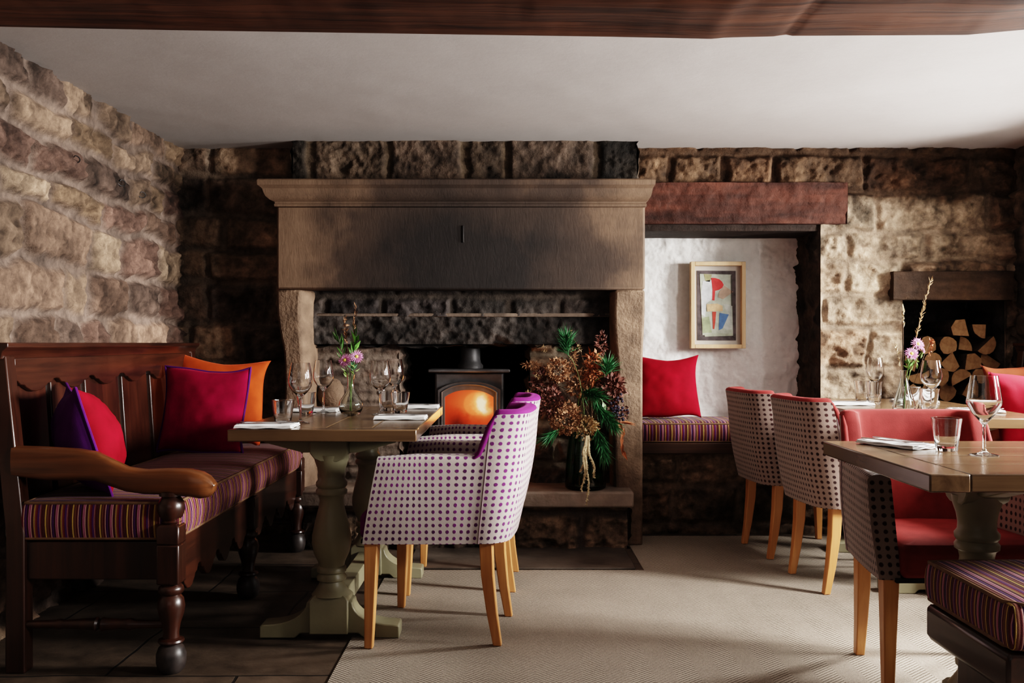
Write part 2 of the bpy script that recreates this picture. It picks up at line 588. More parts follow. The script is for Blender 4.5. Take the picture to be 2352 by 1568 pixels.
class Field:
    def __init__(s):
        s.V, s.Fc, s.C, s.n = [], [], [], 0

    def panel(s, o, u, v, n, W, Hh, res, seed, pal, mortar, ch=(.13, .22), ln=(.2, .44), relief=.035, rough=.018,
              mw=.012, warp=.03, holes=(), stain=.35, cell=None, fix=None, flat=False, colfn=None):
        nu, nv = max(2, int(W / res) + 1), max(2, int(Hh / res) + 1)
        U, Vv = np.meshgrid(np.linspace(0, W, nu), np.linspace(0, Hh, nv))
        rg = random.Random(seed)
        if flat:
            hgt = fbm(U * 9, Vv * 9, seed, 6, .62) * relief + fbm(U * 2, Vv * 2, seed + 5, 3) * relief * 1.2
            col = np.ones(U.shape + (3,)) * np.array(pal[0]) * (1 + fbm(U * 3, Vv * 3, seed + 9, 4)[..., None] * .12)
        else:
            wu = U + fbm(U * 5, Vv * 5, seed + 1, 3) * warp * 2
            wv = Vv + fbm(U * 3.2, Vv * 3.2, seed + 2, 3) * warp * 1.6 + fbm(U * 11, Vv * 11, seed + 3, 2) * warp * .5
            if cell:
                sid, cu, dist = rubble(wu, wv, cell, seed)
            bounds = [-.3]
            while bounds[-1] < Hh + .3:
                bounds.append(bounds[-1] + rg.uniform(*ch))
            bounds = np.array(bounds)
            ci = np.clip(np.searchsorted(bounds, wv) - 1, 0, len(bounds) - 2)
            if not cell:
                dist = np.minimum(wv - bounds[ci], bounds[ci + 1] - wv)
                sid = np.zeros(U.shape)
                cu = np.zeros(U.shape)
            for k in range(len(bounds) - 1) if not cell else ():
                msk = ci == k
                sb = [-.5 - rg.random() * .3]
                while sb[-1] < W + .5:
                    sb.append(sb[-1] + rg.uniform(*ln) * (.75 + .5 * (bounds[k + 1] - bounds[k]) / ch[1]))
                sb = np.array(sb)
                if not msk.any():
                    continue
                x = wu[msk]
                si = np.clip(np.searchsorted(sb, x) - 1, 0, len(sb) - 2)
                dist[msk] = np.minimum(dist[msk], np.minimum(x - sb[si], sb[si + 1] - x))
                sid[msk] = k * 101 + si
                cu[msk] = (sb[si] + sb[si + 1]) / 2
            r1 = _hash(sid, sid * 0 + 3, seed + 11)
            r2 = _hash(sid, sid * 0 + 5, seed + 12)
            r3 = _hash(sid, sid * 0 + 7, seed + 13)
            e = np.clip((dist - mw * (.5 + fbm(U * 6, Vv * 6, seed + 4, 3) * 1.6 + .2)) / .030, 0, 1)
            e = e * e * (3 - 2 * e)
            crag = np.abs(fbm(U * 7, Vv * 9, seed + 21, 5, .6)) * 2
            hgt = e * (relief * (.35 + .9 * r1) + (r3 - .5) * .05 * (wu - cu)) + e * (.3 - crag) * rough * 2.2 * (.4 + r2) \
                + fbm(U * 24, Vv * 24, seed + 8, 4) * rough * .5
            pa = np.array(pal)
            idx = np.minimum((r2 * len(pa)).astype(int), len(pa) - 1)
            col = pa[idx] * (.8 + .45 * r3)[..., None]
            blot = fbm(U * 6, Vv * 6, seed + 30, 5, .6)
            pit = fbm(U * 15, Vv * 12, seed + 50, 5, .65)
            col = col * np.clip(1 + blot * 2.2 + pit * 1.5, .28, 2.1)[..., None]
            hgt = hgt + e * np.clip(pit, -.25, .2) * rough * 1.6
            mor = np.array(mortar) * np.clip(1 + fbm(U * 5, Vv * 5, seed + 33, 4) * 1.0, .5, 1.6)[..., None]
            em = np.clip(e * 1.15 + fbm(U * 5, Vv * 5, seed + 35, 5, .6) * .75 * (1.15 - e), 0, 1)[..., None]
            col = mor * (1 - em) + col * em
            col = col * np.clip(1 + fbm(U * 1.3, Vv * 1.3, seed + 40, 3) * stain * 3, .45, 1.6)[..., None]
        if colfn is not None:
            col = colfn(U, Vv, col)
        for (u0, v0, u1, v1) in holes:
            dd = np.maximum(np.maximum(u0 - U, U - u1), np.maximum(v0 - Vv, Vv - v1))
            k = np.clip(dd / .035, 0, 1)
            hgt = .03 * (1 - k) + hgt * k
        if fix is not None:
            k = np.clip(U / .05, 0, 1)
            hgt = fix * (1 - k) + hgt * k
        o, u, v, n = (np.array(q, dtype=float) for q in (o, u, v, n))
        P = o + U[..., None] * u + Vv[..., None] * v + hgt[..., None] * n
        idx = np.arange(nu * nv).reshape(nv, nu) + s.n
        a, b, c, d = idx[:-1, :-1], idx[:-1, 1:], idx[1:, 1:], idx[1:, :-1]
        keep = np.ones(a.shape, bool)
        uc = (U[:-1, :-1] + U[1:, 1:]) / 2
        vc = (Vv[:-1, :-1] + Vv[1:, 1:]) / 2
        for (u0, v0, u1, v1) in holes:
            keep &= ~((uc > u0) & (uc < u1) & (vc > v0) & (vc < v1))
        Q = np.stack([a, b, c, d], -1)[keep]
        s.V.append(P.reshape(-1, 3))
        s.Fc.append(Q)
        s.C.append(np.clip(col, 0, 1).reshape(-1, 3))
        s.n += nu * nv

    def build(s, name, mat, parent=None):
        V = np.concatenate(s.V)
        Q = np.concatenate(s.Fc)
        C = np.concatenate(s.C)
        me = bpy.data.meshes.new(name)
        me.vertices.add(len(V))
        me.vertices.foreach_set('co', V.astype(np.float32).ravel())
        me.loops.add(len(Q) * 4)
        me.loops.foreach_set('vertex_index', Q.astype(np.int32).ravel())
        me.polygons.add(len(Q))
        me.polygons.foreach_set('loop_start', (np.arange(len(Q)) * 4).astype(np.int32))
        me.update(calc_edges=True)
        me.validate()
        ca = me.color_attributes.new('col', 'FLOAT_COLOR', 'POINT')
        ca.data.foreach_set('color', np.concatenate([C, np.ones((len(C), 1))], 1).astype(np.float32).ravel())
        me.polygons.foreach_set('use_smooth', [True] * len(me.polygons))
        me.materials.append(mat)
        o = bpy.data.objects.new(name, me)
        COL.objects.link(o)
        if parent:
            o.parent = parent
        return o


YB = 5.40            # face of the back wall
ZC = 2.163           # ceiling
XL, XR = -1.88, 2.84

MORT = (.165, .122, .10)
# left wall -----------------------------------------------------------------
f = Field()
f.panel((XL, 1.2, -.02), (0, 1, 0), (0, 0, 1), (1, 0, 0), 4.35, ZC + .04, .0095, 11, PAL_LEFT, MORT,
        ch=(.12, .25), ln=(.18, .50), relief=.026, rough=.026, mw=.010, warp=.055, stain=.45)
struct(f.build('wall_left', M['wall']))

# back wall: left of the fireplace, breast above the mantel, right part with two openings
NX0, NX1, NZ1 = .70, 1.725, 1.74          # niche opening
AX0, AX1, AZ0, AZ1 = 2.19, 2.765, .55, 1.31   # log alcove


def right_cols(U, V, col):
    top = np.clip((V - 1.86 + fbm(U * 5, V * 5, 77, 3) * .10) / .06, 0, 1)[..., None]  # upper band darkened: stain and dim light put into the colour
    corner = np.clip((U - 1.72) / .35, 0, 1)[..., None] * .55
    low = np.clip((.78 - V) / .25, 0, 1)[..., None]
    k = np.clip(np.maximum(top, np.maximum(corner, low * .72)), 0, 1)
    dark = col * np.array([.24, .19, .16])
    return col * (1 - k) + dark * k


f = Field()
f.panel((XL, YB, -.02), (1, 0, 0), (0, 0, 1), (0, -1, 0), .72, ZC + .04, .01, 23, [tuple(q * 1.7 for q in c) for c in PAL_BACK], (.15, .115, .088),
        ch=(.16, .30), ln=(.25, .5), relief=.03, mw=.008)
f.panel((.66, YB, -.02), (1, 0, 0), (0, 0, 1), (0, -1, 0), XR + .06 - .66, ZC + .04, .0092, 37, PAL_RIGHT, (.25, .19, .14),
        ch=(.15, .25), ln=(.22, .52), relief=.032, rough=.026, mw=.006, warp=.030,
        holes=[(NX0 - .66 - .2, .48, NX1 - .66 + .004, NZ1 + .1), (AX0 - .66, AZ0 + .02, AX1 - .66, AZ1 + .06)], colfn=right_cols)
# reveal on the right of the niche and sides of the alcove
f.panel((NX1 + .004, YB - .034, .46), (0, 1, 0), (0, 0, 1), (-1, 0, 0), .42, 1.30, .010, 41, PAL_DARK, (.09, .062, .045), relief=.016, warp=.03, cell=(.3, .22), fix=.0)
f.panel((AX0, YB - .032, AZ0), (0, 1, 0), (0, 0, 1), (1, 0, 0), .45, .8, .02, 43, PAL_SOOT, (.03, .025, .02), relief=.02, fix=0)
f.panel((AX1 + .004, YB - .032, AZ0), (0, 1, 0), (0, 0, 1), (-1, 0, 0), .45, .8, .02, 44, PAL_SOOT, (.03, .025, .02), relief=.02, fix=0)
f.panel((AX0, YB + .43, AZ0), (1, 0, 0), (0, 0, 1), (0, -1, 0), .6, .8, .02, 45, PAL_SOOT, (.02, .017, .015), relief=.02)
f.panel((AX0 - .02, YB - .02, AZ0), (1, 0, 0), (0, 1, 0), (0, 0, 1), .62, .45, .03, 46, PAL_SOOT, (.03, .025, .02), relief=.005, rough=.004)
struct(f.build('wall_back', M['wall']))
# white niche wall
f = Field()
f.panel((.62, 5.77, .45), (1, 0, 0), (0, 0, 1), (0, -1, 0), 1.2, 1.36, .0065, 51, [(.83, .815, .79)], MORT, relief=.034, flat=True)
struct(f.build('wall_niche', M['plaster']))
# right wall with two window openings (outside the picture, they light the room)
WIN = [(2.55, 3.45), (3.98, 4.72), (1.30, 2.05)]
WZ0, WZ1 = .82, 1.86
f = Field()
f.panel((XR, .6, -.02), (0, 1, 0), (0, 0, 1), (-1, 0, 0), 4.85, ZC + .04, .014, 61, PAL_DARK + PAL_BACK, (.14, .10, .075), relief=.035,
        holes=[(a - .6, WZ0 + .02, b - .6, WZ1 + .02) for a, b in WIN])
for i, (a, b) in enumerate(WIN):
    for yy, nn in ((a, 1), (b, -1)):
        f.panel((XR - .01, yy, WZ0), (1, 0, 0), (0, 0, 1), (0, nn, 0), .30, WZ1 - WZ0, .03, 63, [(.6, .58, .55)], MORT, relief=.01, flat=True)
    f.panel((XR - .01, a, WZ0), (1, 0, 0), (0, 1, 0), (0, 0, 1), .30, b - a, .03, 65, [(.6, .58, .55)], MORT, relief=.01, flat=True)
    f.panel((XR - .01, a, WZ1), (1, 0, 0), (0, 1, 0), (0, 0, -1), .30, b - a, .03, 66, [(.6, .58, .55)], MORT, relief=.01, flat=True)
struct(f.build('wall_right', M['wall']))
for i, (a, b) in enumerate(WIN):
    mb = MB()
    x0, x1 = XR + .22, XR + .26
    for lo, hi in (((x0, a, WZ0), (x1, a + .05, WZ1)), ((x0, b - .05, WZ0), (x1, b, WZ1)), ((x0, a + .05, WZ0), (x1, b - .05, WZ0 + .05)),
                   ((x0, a + .05, WZ1 - .05), (x1, b - .05, WZ1)), ((x0, (a + b) / 2 - .02, WZ0 + .05), (x1, (a + b) / 2 + .02, WZ1 - .05))):
        mb.box(lo, hi)
    struct(mb.build('window_%d' % (i + 1), simple('window_paint', (.6, .58, .55), .5)))

# ceiling
f = Field()
f.panel((XL - .1, -.6, ZC), (1, 0, 0), (0, 1, 0), (0, 0, -1), 4.95, 6.4, .05, 71, [(.40, .372, .358)], MORT, relief=.0035, flat=True)
struct(f.build('ceiling', M['ceiling']))

# floor ---------------------------------------------------------------------
def floor_mat():
    m, nt, bs = new_mat('flagstones')
    v = objco(nt)
    nz = N(nt, 'ShaderNodeTexNoise')
    nz.inputs['Scale'].default_value = 2.5
    nt.links.new(v, nz.inputs['Vector'])
    mx = N(nt, 'ShaderNodeVectorMath', operation='MULTIPLY_ADD')
    nt.links.new(nz.outputs['Color'], mx.inputs[0])
    mx.inputs[1].default_value = (.07, .07, 0)
    nt.links.new(v, mx.inputs[2])
    br = N(nt, 'ShaderNodeTexBrick')
    br.inputs['Scale'].default_value = 1
    br.inputs['Brick Width'].default_value = .85
    br.inputs['Row Height'].default_value = .52
    br.inputs['Mortar Size'].default_value = .006
    br.inputs['Mortar Smooth'].default_value = .4
    br.inputs['Color1'].default_value = (.060, .044, .032, 1)
    br.inputs['Color2'].default_value = (.085, .062, .045, 1)
    br.inputs['Mortar'].default_value = (.016, .013, .011, 1)
    nt.links.new(mx.outputs[0], br.inputs['Vector'])
    f = noise(nt, v, 7, 8, .65)
    mr = N(nt, 'ShaderNodeMapRange')
    mr.inputs[1].default_value, mr.inputs[2].default_value = .3, .7
    mr.inputs[3].default_value, mr.inputs[4].default_value = .55, 1.6
    nt.links.new(f, mr.inputs[0])
    nt.links.new(mixcol(nt, 1, br.outputs['Color'], mr.outputs[0], 'MULTIPLY'), bs.inputs['Base Color'])
    bs.inputs['Roughness'].default_value = .5
    bs.inputs['Specular IOR Level'].default_value = .4
    h = math_node(nt, 'SUBTRACT', f, math_node(nt, 'MULTIPLY', br.outputs['Fac'], .8))
    add_bump(nt, bs, h, .35, .015)
    return m


mb = MB()
mb.box((XL - .1, -.6, -.1), (XR + .1, 5.9, 0))
struct(mb.build('floor', floor_mat(), smooth=False))


def rug_mat():
    m, nt, bs = new_mat('herringbone_sisal')
    v = objco(nt)
    sep = N(nt, 'ShaderNodeSeparateXYZ')
    nt.links.new(v, sep.inputs[0])
    x, y = sep.outputs[0], sep.outputs[1]
    band = math_node(nt, 'PINGPONG', x, .075)
    ph = math_node(nt, 'FRACT', math_node(nt, 'DIVIDE', math_node(nt, 'ADD', y, math_node(nt, 'MULTIPLY', band, .9)), .0165))
    tri = math_node(nt, 'ABSOLUTE', math_node(nt, 'SUBTRACT', ph, .5))
    f = noise(nt, v, 260, 3, .7)
    t = math_node(nt, 'ADD', math_node(nt, 'MULTIPLY', tri, 1.1), math_node(nt, 'MULTIPLY', f, .8))
    r = ramp(nt, [(.40, (.105, .083, .064)), (.85, (.40, .345, .285))])
    nt.links.new(t, r.inputs[0])
    g = noise(nt, v, 3, 4)
    mr = N(nt, 'ShaderNodeMapRange')
    mr.inputs[3].default_value, mr.inputs[4].default_value = .78, 1.2
    nt.links.new(g, mr.inputs[0])
    nt.links.new(mixcol(nt, 1, r.outputs[0], mr.outputs[0], 'MULTIPLY'), bs.inputs['Base Color'])
    bs.inputs['Roughness'].default_value = .9
    bs.inputs['Specular IOR Level'].default_value = .15
    add_bump(nt, bs, t, .5, .006)
    return m


mb = MB()
mb.prism([(-.58, -.3), (2.75, -.3), (2.75, 5.30), (.62, 5.30), (.62, 4.50), (-.58, 4.50)], 0.0, .005, 'xy')
tag(mb.build('carpet', rug_mat(), smooth=False), 'beige herringbone sisal carpet cut around the hearthstone', 'carpet')
mb = MB()
mb.box((-.50, 4.53, 0.0), (.585, 5.0, .008))
tag(mb.build('hearthstone', simple('dark_hearthstone', (.085, .068, .055), .6, .3, 0, .35, 6, .3), bevel=.006),
    'flat dark flagstone on the floor in front of the fireplace', 'hearthstone')

# ------------------------------------------------------------------ ceiling beam
def beam():
    xs = np.linspace(XL + .04, XR - .02, 260)
    px = CX + xs * F / 2.75
    yy = np.interp(px, [-900, 0, 400, 1000, 1400, 1635, 1665, 1788, 1798, 1815, 2220, 2352, 2800],
                   [60, 63, 71, 80, 86, 91, 88, 85, 79, 84, 82, 70, 66])
    zb = H + (CY - yy) * 2.75 / F
    mb = MB()
    prof = [(2.38, .40), (2.38, .06), (2.40, .012), (2.45, .0), (2.52, -.002), (2.6, .004), (2.68, .003), (2.735, 0.0), (2.75, .002), (2.765, .03), (2.77, .40)]
    rings = []
    for i, x in enumerate(xs):
        ring = []
        for k, (y, dz) in enumerate(prof):
            z = zb[i] + dz if dz < .3 else ZC + .02
            nz = float(fbm(np.array([x * 3.0]), np.array([k * .8]), 5, 3)[0]) * .012 + float(fbm(np.array([x * 14.0]), np.array([k * 1.9]), 6, 3)[0]) * .005
            if 0 < k < len(prof) - 1 and not 6 < k < 9:
                z += nz
            ring.append(mb.vert((x, y, z)))
        rings.append(ring)
    mb.loft(rings, True)
    o = mb.build('ceiling_beam', M['beam'], angle=50)
    tag(o, 'dark hewn oak beam spanning the white ceiling along the top edge', 'beam')


beam()


def rough_beam(name, label, lo, hi, cols, seed, amp=.012, cat='lintel'):
    """hewn timber: front and underside relief with its own colour blotches"""
    W, Dp, Hh = hi[0] - lo[0], hi[1] - lo[1], hi[2] - lo[2]
    def cf(U, V, col):
        g = fbm(U * 2.2, V * 22, seed, 5, .6)[..., None]
        k = np.clip(.5 + g * 1.9, 0, 1)
        return np.array(cols[0]) * (1 - k) + np.array(cols[1]) * k
    f = Field()
    f.panel((lo[0], lo[1], lo[2]), (1, 0, 0), (0, 0, 1), (0, -1, 0), W, Hh, .010, seed, [cols[0]], MORT, relief=amp * 1.6, flat=True, colfn=cf)
    f.panel((lo[0], lo[1], lo[2]), (1, 0, 0), (0, 1, 0), (0, 0, -1), W, Dp, .02, seed + 1, [cols[0]], MORT, relief=amp * .7, flat=True, colfn=cf)
    f.panel((lo[0], lo[1], hi[2]), (1, 0, 0), (0, 1, 0), (0, 0, 1), W, Dp, .03, seed + 2, [cols[0]], MORT, relief=amp * .7, flat=True, colfn=cf)
    for x, n in ((lo[0], -1), (hi[0], 1)):
        f.panel((x, lo[1], lo[2]), (0, 1, 0), (0, 0, 1), (n, 0, 0), Dp, Hh, .02, seed + 3, [cols[0]], MORT, relief=amp * .5, flat=True, colfn=cf)
    o = f.build(name, M['lintel'])
    return tag(o, label, cat)


rough_beam('niche_lintel', 'reddish brown hewn timber lintel above the white niche', (.705, 5.335, 1.735), (1.87, 5.60, 1.965),
           [(.026, .010, .007), (.10, .036, .023)], 81, .016)
rough_beam('niche_ledger_board', 'thin black timber board under the reddish niche lintel', (.705, 5.38, 1.70), (1.72, 5.76, 1.737),
           [(.014, .009, .007), (.03, .018, .013)], 84, .006, 'board')
rough_beam('alcove_lintel', 'dark old timber lintel above the stacked firewood', (2.12, 5.322, 1.31), (2.79, 5.62, 1.47),
           [(.030, .018, .012), (.085, .05, .03)], 87, .014)

# ------------------------------------------------------------------ fireplace
FY = 5.05
fp = thing('fireplace', 'large sooty stone fireplace with moulded mantel shelf and deep opening', 'fireplace', (0, 0, 0))
# hood (great lintel slab) with slight relief
mb = MB()
mb.box((-1.242, FY, 1.352), (.702, 5.42, 1.80))
mb.build('hood', M['hood'], fp, .012)
# mantel shelf: moulded profile swept along front and both returns
prof = [(.0, 1.785), (.014, 1.789), (.016, 1.800), (.012, 1.806), (.014, 1.814), (.034, 1.822), (.052, 1.838), (.060, 1.856), (.066, 1.876), (.080, 1.888), (.086, 1.892), (.088, 1.916), (.082, 1.923), (-.10, 1.93)]
mb = MB()
rings = []
for (x, y, ox, oy) in ((-1.235, 5.40, -1, 0), (-1.235, FY + .0, -1, -1), (.700, FY + .0, .5, -1), (.700, 5.40, .5, 0)):
    rings.append([mb.vert((x + ox * d, y + oy * d if oy else y, z)) for d, z in prof] + [])
for a, b in zip(rings[:-1], rings[1:]):
    for i in range(len(prof) - 1):
        mb.face((a[i], b[i], b[i + 1], a[i + 1]))
top = [mb.vert((-1.3, 5.40, 1.928)), mb.vert((-1.30, FY - .06, 1.928)), mb.vert((.73, FY - .06, 1.928)), mb.vert((.73, 5.40, 1.928))]
mb.face(top)
mb.build('mantel_shelf', M['hood'], fp, angle=30)
# breast above
f = Field()
f.panel((-1.185, 5.20, 1.90), (1, 0, 0), (0, 0, 1), (0, -1, 0), 1.86, .29, .008, 91, [(.085, .06, .045), (.035, .026, .02), (.03, .024, .019), (.07, .05, .036)], (.11, .08, .055),
        ch=(.30, .32), ln=(.16, .40), relief=.022, mw=.008, warp=.02)
for x, n in ((-1.185, -1), (.675, 1)):
    f.panel((x, 5.185, 1.90), (0, 1, 0), (0, 0, 1), (n, 0, 0), .24, .29, .02, 92, PAL_BACK, (.1, .08, .06), relief=.02)
f.build('chimney_breast', M['wall'], fp)


# jambs
def jamb(outer, inner, x_out_mid, cham):
    mb = MB()
    sgn = 1 if inner > outer else -1
    zs = [0, .3, .6, .85, .95, 1.03, 1.10, 1.17, 1.24, 1.30, 1.352]
    rings = []
    for z in zs:
        t = min(1, max(0, (z - .95) / .32))
        t = t * t * (3 - 2 * t)
        xo = x_out_mid * (1 - t) + outer * t
        w = .010 * math.sin(z * 9)
        rings.append([mb.vert(p) for p in ((xo, FY + .005, z), (inner - sgn * cham + w, FY, z), (inner + w * .5, FY + .10, z), (inner, 5.30, z), (xo, 5.40, z))])
    mb.loft(rings)
    return mb.build('jamb', M['jamb'], fp, .012, angle=35)


jamb(-1.242, -1.065, -1.20, .045)
jamb(.702, .530, .690, .02)
# inner lintels inside the mouth
f = Field()
f.panel((-1.09, 5.19, 1.215), (1, 0, 0), (0, 0, 1), (0, -1, 0), 1.65, .17, .009, 95, PAL_SOOT, (.05, .04, .033), ch=(.4, .41), ln=(.22, .40), relief=.018, mw=.006, warp=.008)
f.build('inner_stone_course', M['wall_dark'], fp)
mb = MB()
mb.box((-1.09, 5.165, 1.212), (.55, 5.40, 1.232))
mb.build('stone_ledge', simple('ledge_stone', (.12, .09, .07), .8, .3, 0, .4, 15, .3), fp, .005)
f = Field()
f.panel((-1.09, 5.21, 1.065), (1, 0, 0), (0, 0, 1), (0, -1, 0), 1.65, .15, .008, 97, [(.055, .045, .04), (.045, .038, .034)], (.04, .033, .03), ch=(.5, .51), ln=(3, 4), relief=.012, rough=.016, mw=.004)
f.panel((-1.09, 5.19, 1.067), (1, 0, 0), (0, 1, 0), (0, 0, -1), 1.65, .6, .03, 98, PAL_SOOT, (.02, .02, .02), relief=.01)
f.build('rough_lintel', M['wall_dark'], fp)
# piers inside the mouth
f = Field()
f.panel((-1.10, 5.25, .30), (1, 0, 0), (0, 0, 1), (0, -1, 0), .485, .78, .006, 101, PAL_BRICK, (.17, .135, .11), ch=(.045, .075), ln=(.10, .2), relief=.014, rough=.012, mw=.006, warp=.012)
f.panel((-.617, 5.24, .30), (0, 1, 0), (0, 0, 1), (1, 0, 0), .62, .80, .012, 102, PAL_BRICK, (.10, .08, .065), ch=(.05, .08), ln=(.10, .2), relief=.014, mw=.006, warp=.012)
f.build('pier', M['wall_dark'], fp)
f = Field()
f.panel((.10, 5.25, .30), (1, 0, 0), (0, 0, 1), (0, -1, 0), .46, .78, .007, 103, PAL_BACK + PAL_BRICK, (.15, .12, .09), ch=(.07, .16), ln=(.10, .24), relief=.03, rough=.02, mw=.007, warp=.03)
f.panel((.10, 5.24, .30), (0, 1, 0), (0, 0, 1), (-1, 0, 0), .62, .80, .012, 104, PAL_SOOT, (.05, .04, .03), ch=(.05, .12), ln=(.10, .2), relief=.02, mw=.006, warp=.012)
f.build('pier', M['wall_dark'], fp)
# round boulder built into the left pier
mb = MB()
rings = []
for i in range(9):
    a = -PI / 2 + PI * i / 8
    rings.append([mb.vert((-.985 + .075 * math.cos(a) * math.cos(b) * (1 + .12 * math.sin(3 * b + i)), 5.235 + .05 * math.cos(a) * math.sin(b), .79 + .085 * math.sin(a) + .008 * math.sin(2 * b)))
                  for b in (2 * PI * k / 16 for k in range(16))])
mb.loft(rings)
mb.build('boulder', M['jamb'], fp)
# fire chamber
mb = MB()
for lo, hi in (((-.64, 5.84, .3), (.13, 5.9, 2.0)), ((-1.1, 5.40, 1.07), (-.62, 5.9, 1.12)), ((.12, 5.4, 1.07), (.70, 5.9, 1.12)),
               ((-1.24, 5.80, 0), (.70, 5.86, 1.1)), ((-.70, 5.22, 1.9), (.2, 5.9, 1.95))):
    mb.box(lo, hi)
mb.build('chamber', M['flue'], fp)
# hearth
mb = MB()
mb.box((-1.10, 4.90, .228), (.625, 5.86, .310))
mb.build('hearth_slab', M['slab'], fp, .012)
f = Field()
f.panel((-1.08, 5.0, -.01), (1, 0, 0), (0, 0, 1), (0, -1, 0), 1.68, .245, .008, 106, PAL_BASE, (.07, .05, .04), ch=(.24, .25), ln=(.2, .42), relief=.03, rough=.03, mw=.008)
f.panel((.60, 4.99, -.01), (0, 1, 0), (0, 0, 1), (1, 0, 0), .2, .245, .015, 107, PAL_BASE, (.07, .05, .04), relief=.02)
f.build('hearth_base', M['wall_dark'], fp)
# iron crane hook hole on the hood
mb = MB()
mb.box((-.262, FY - .006, 1.60), (-.254, FY + .01, 1.69))
mb.build('iron_cramp', M['hook'], fp, .002)

# stove ---------------------------------------------------------------------
SX, SY = -.235, 5.26
st = thing('wood_stove', 'cast iron stove glowing orange behind its arched glass door', 'stove', (SX, SY, .310))
mb = MB()
mb.box((-.19, .012, .06), (.19, .30, .60))
mb.build('body', M['iron'], st, .012)
mb = MB()
mb.prism([(-.225, -.03), (.225, -.03), (.21, .32), (-.21, .32)], .600, .618, 'xy')
mb.build('top_plate', M['iron'], st, .006)


def arch(w, z0, z1, rise, n=14):
    pts = [(-w, z0), (w, z0)]
    for i in range(n + 1):
        t = i / n
        x = w * (1 - 2 * t)
        pts.append((x, z1 + rise * (1 - (abs(x) / w) ** 2.6)))
    return pts


WZ = (.305, .465, .038)
mb = MB()
outer = arch(.172, .10, .505, .045)
inner = arch(.133, WZ[0], WZ[1], WZ[2])
A0 = [mb.vert((x, -.012, z)) for x, z in outer]
B0 = [mb.vert((x, -.012, z)) for x, z in inner]
A1 = [mb.vert((x, .012, z)) for x, z in outer]
B1 = [mb.vert((x, .008, z)) for x, z in inner]
n = len(outer)
for i in range(n):
    j = (i + 1) % n
    mb.face((A0[i], A0[j], B0[j], B0[i]))
    mb.face((A0[i], A1[i], A1[j], A0[j]))
    mb.face((B0[i], B0[j], B1[j], B1[i]))
dr = mb.build('door', M['iron'], st, .003)
mb = MB()
mb.tube([(x, -.014, z) for x, z in arch(.150, .13, .492, .042)[1:]] + [(-.150, -.014, .13)], .005, 6)
mb.build('arch_moulding', M['iron'], dr)
mb = MB()
mb.tube([(.16, -.02, .30), (.185, -.035, .30), (.185, -.04, .23)], .008, 8)
mb.build('handle', M['iron'], dr)


def fire_mat():
    m, nt, bs = new_mat('fire_glow_glass')
    v = objco(nt)
    sep = N(nt, 'ShaderNodeSeparateXYZ')
    nt.links.new(v, sep.inputs[0])
    wob = math_node(nt, 'MULTIPLY', math_node(nt, 'SUBTRACT', noise(nt, v, 14, 4), .5), .06)

    def spot(x, z, sx, sz):
        a = math_node(nt, 'DIVIDE', math_node(nt, 'SUBTRACT', math_node(nt, 'ADD', sep.outputs[0], wob), x), sx)
        b = math_node(nt, 'DIVIDE', math_node(nt, 'SUBTRACT', math_node(nt, 'ADD', sep.outputs[2], wob), z), sz)
        d = math_node(nt, 'ADD', math_node(nt, 'MULTIPLY', a, a), math_node(nt, 'MULTIPLY', b, b))
        return math_node(nt, 'POWER', 2.718, math_node(nt, 'MULTIPLY', d, -1))
    hot = math_node(nt, 'ADD', spot(.065, .435, .035, .05), math_node(nt, 'MULTIPLY', spot(.095, .39, .04, .025), .6))
    glow = spot(.05, .43, .14, .10)
    dark = spot(-.06, .325, .06, .055)
    t = math_node(nt, 'ADD', math_node(nt, 'ADD', math_node(nt, 'MULTIPLY', hot, .55), math_node(nt, 'MULTIPLY', glow, .33)), .20)
    t = math_node(nt, 'SUBTRACT', t, math_node(nt, 'MULTIPLY', dark, .26))
    r = ramp(nt, [(.0, (.10, .008, .003)), (.25, (.50, .045, .014)), (.5, (.85, .15, .045)), (.75, (1, .42, .14)), (1, (1, .9, .55))])
    nt.links.new(t, r.inputs[0])
    nt.links.new(r.outputs[0], bs.inputs['Emission Color'])
    bs.inputs['Emission Strength'].default_value = 1.15
    bs.inputs['Base Color'].default_value = (.02, .01, .006, 1)
    bs.inputs['Roughness'].default_value = .15
    return m


mb = MB()
mb.prism(inner, .000, .006, 'xz')
mb.build('fire_window', fire_mat(), dr)
mb = MB()
mb.lathe([(.072, .615), (.072, .635), (.06, .65), (.056, .67), (.056, 1.5)], (0, .16, 0), 28)
mb.build('flue_pipe', M['iron'], st)
for a in (-.15, .15):
    for b in (.04, .27):
        mb = MB()
        mb.taper([(a, b, 0, .02, .02), (a, b, .065, .03, .03)])
        mb.build('leg', M['iron'], st, .004)


# ------------------------------------------------------------------ niche bench
mb = MB()
mb.box((.715, 5.335, .452), (1.715, 5.765, .515))
tag(mb.build('niche_seat_board', wood('niche_oak', (.03, .013, .008), (.09, .04, .022), 'x', .5), bevel=.006),
    'brown timber seat board built into the white niche', 'seat board')


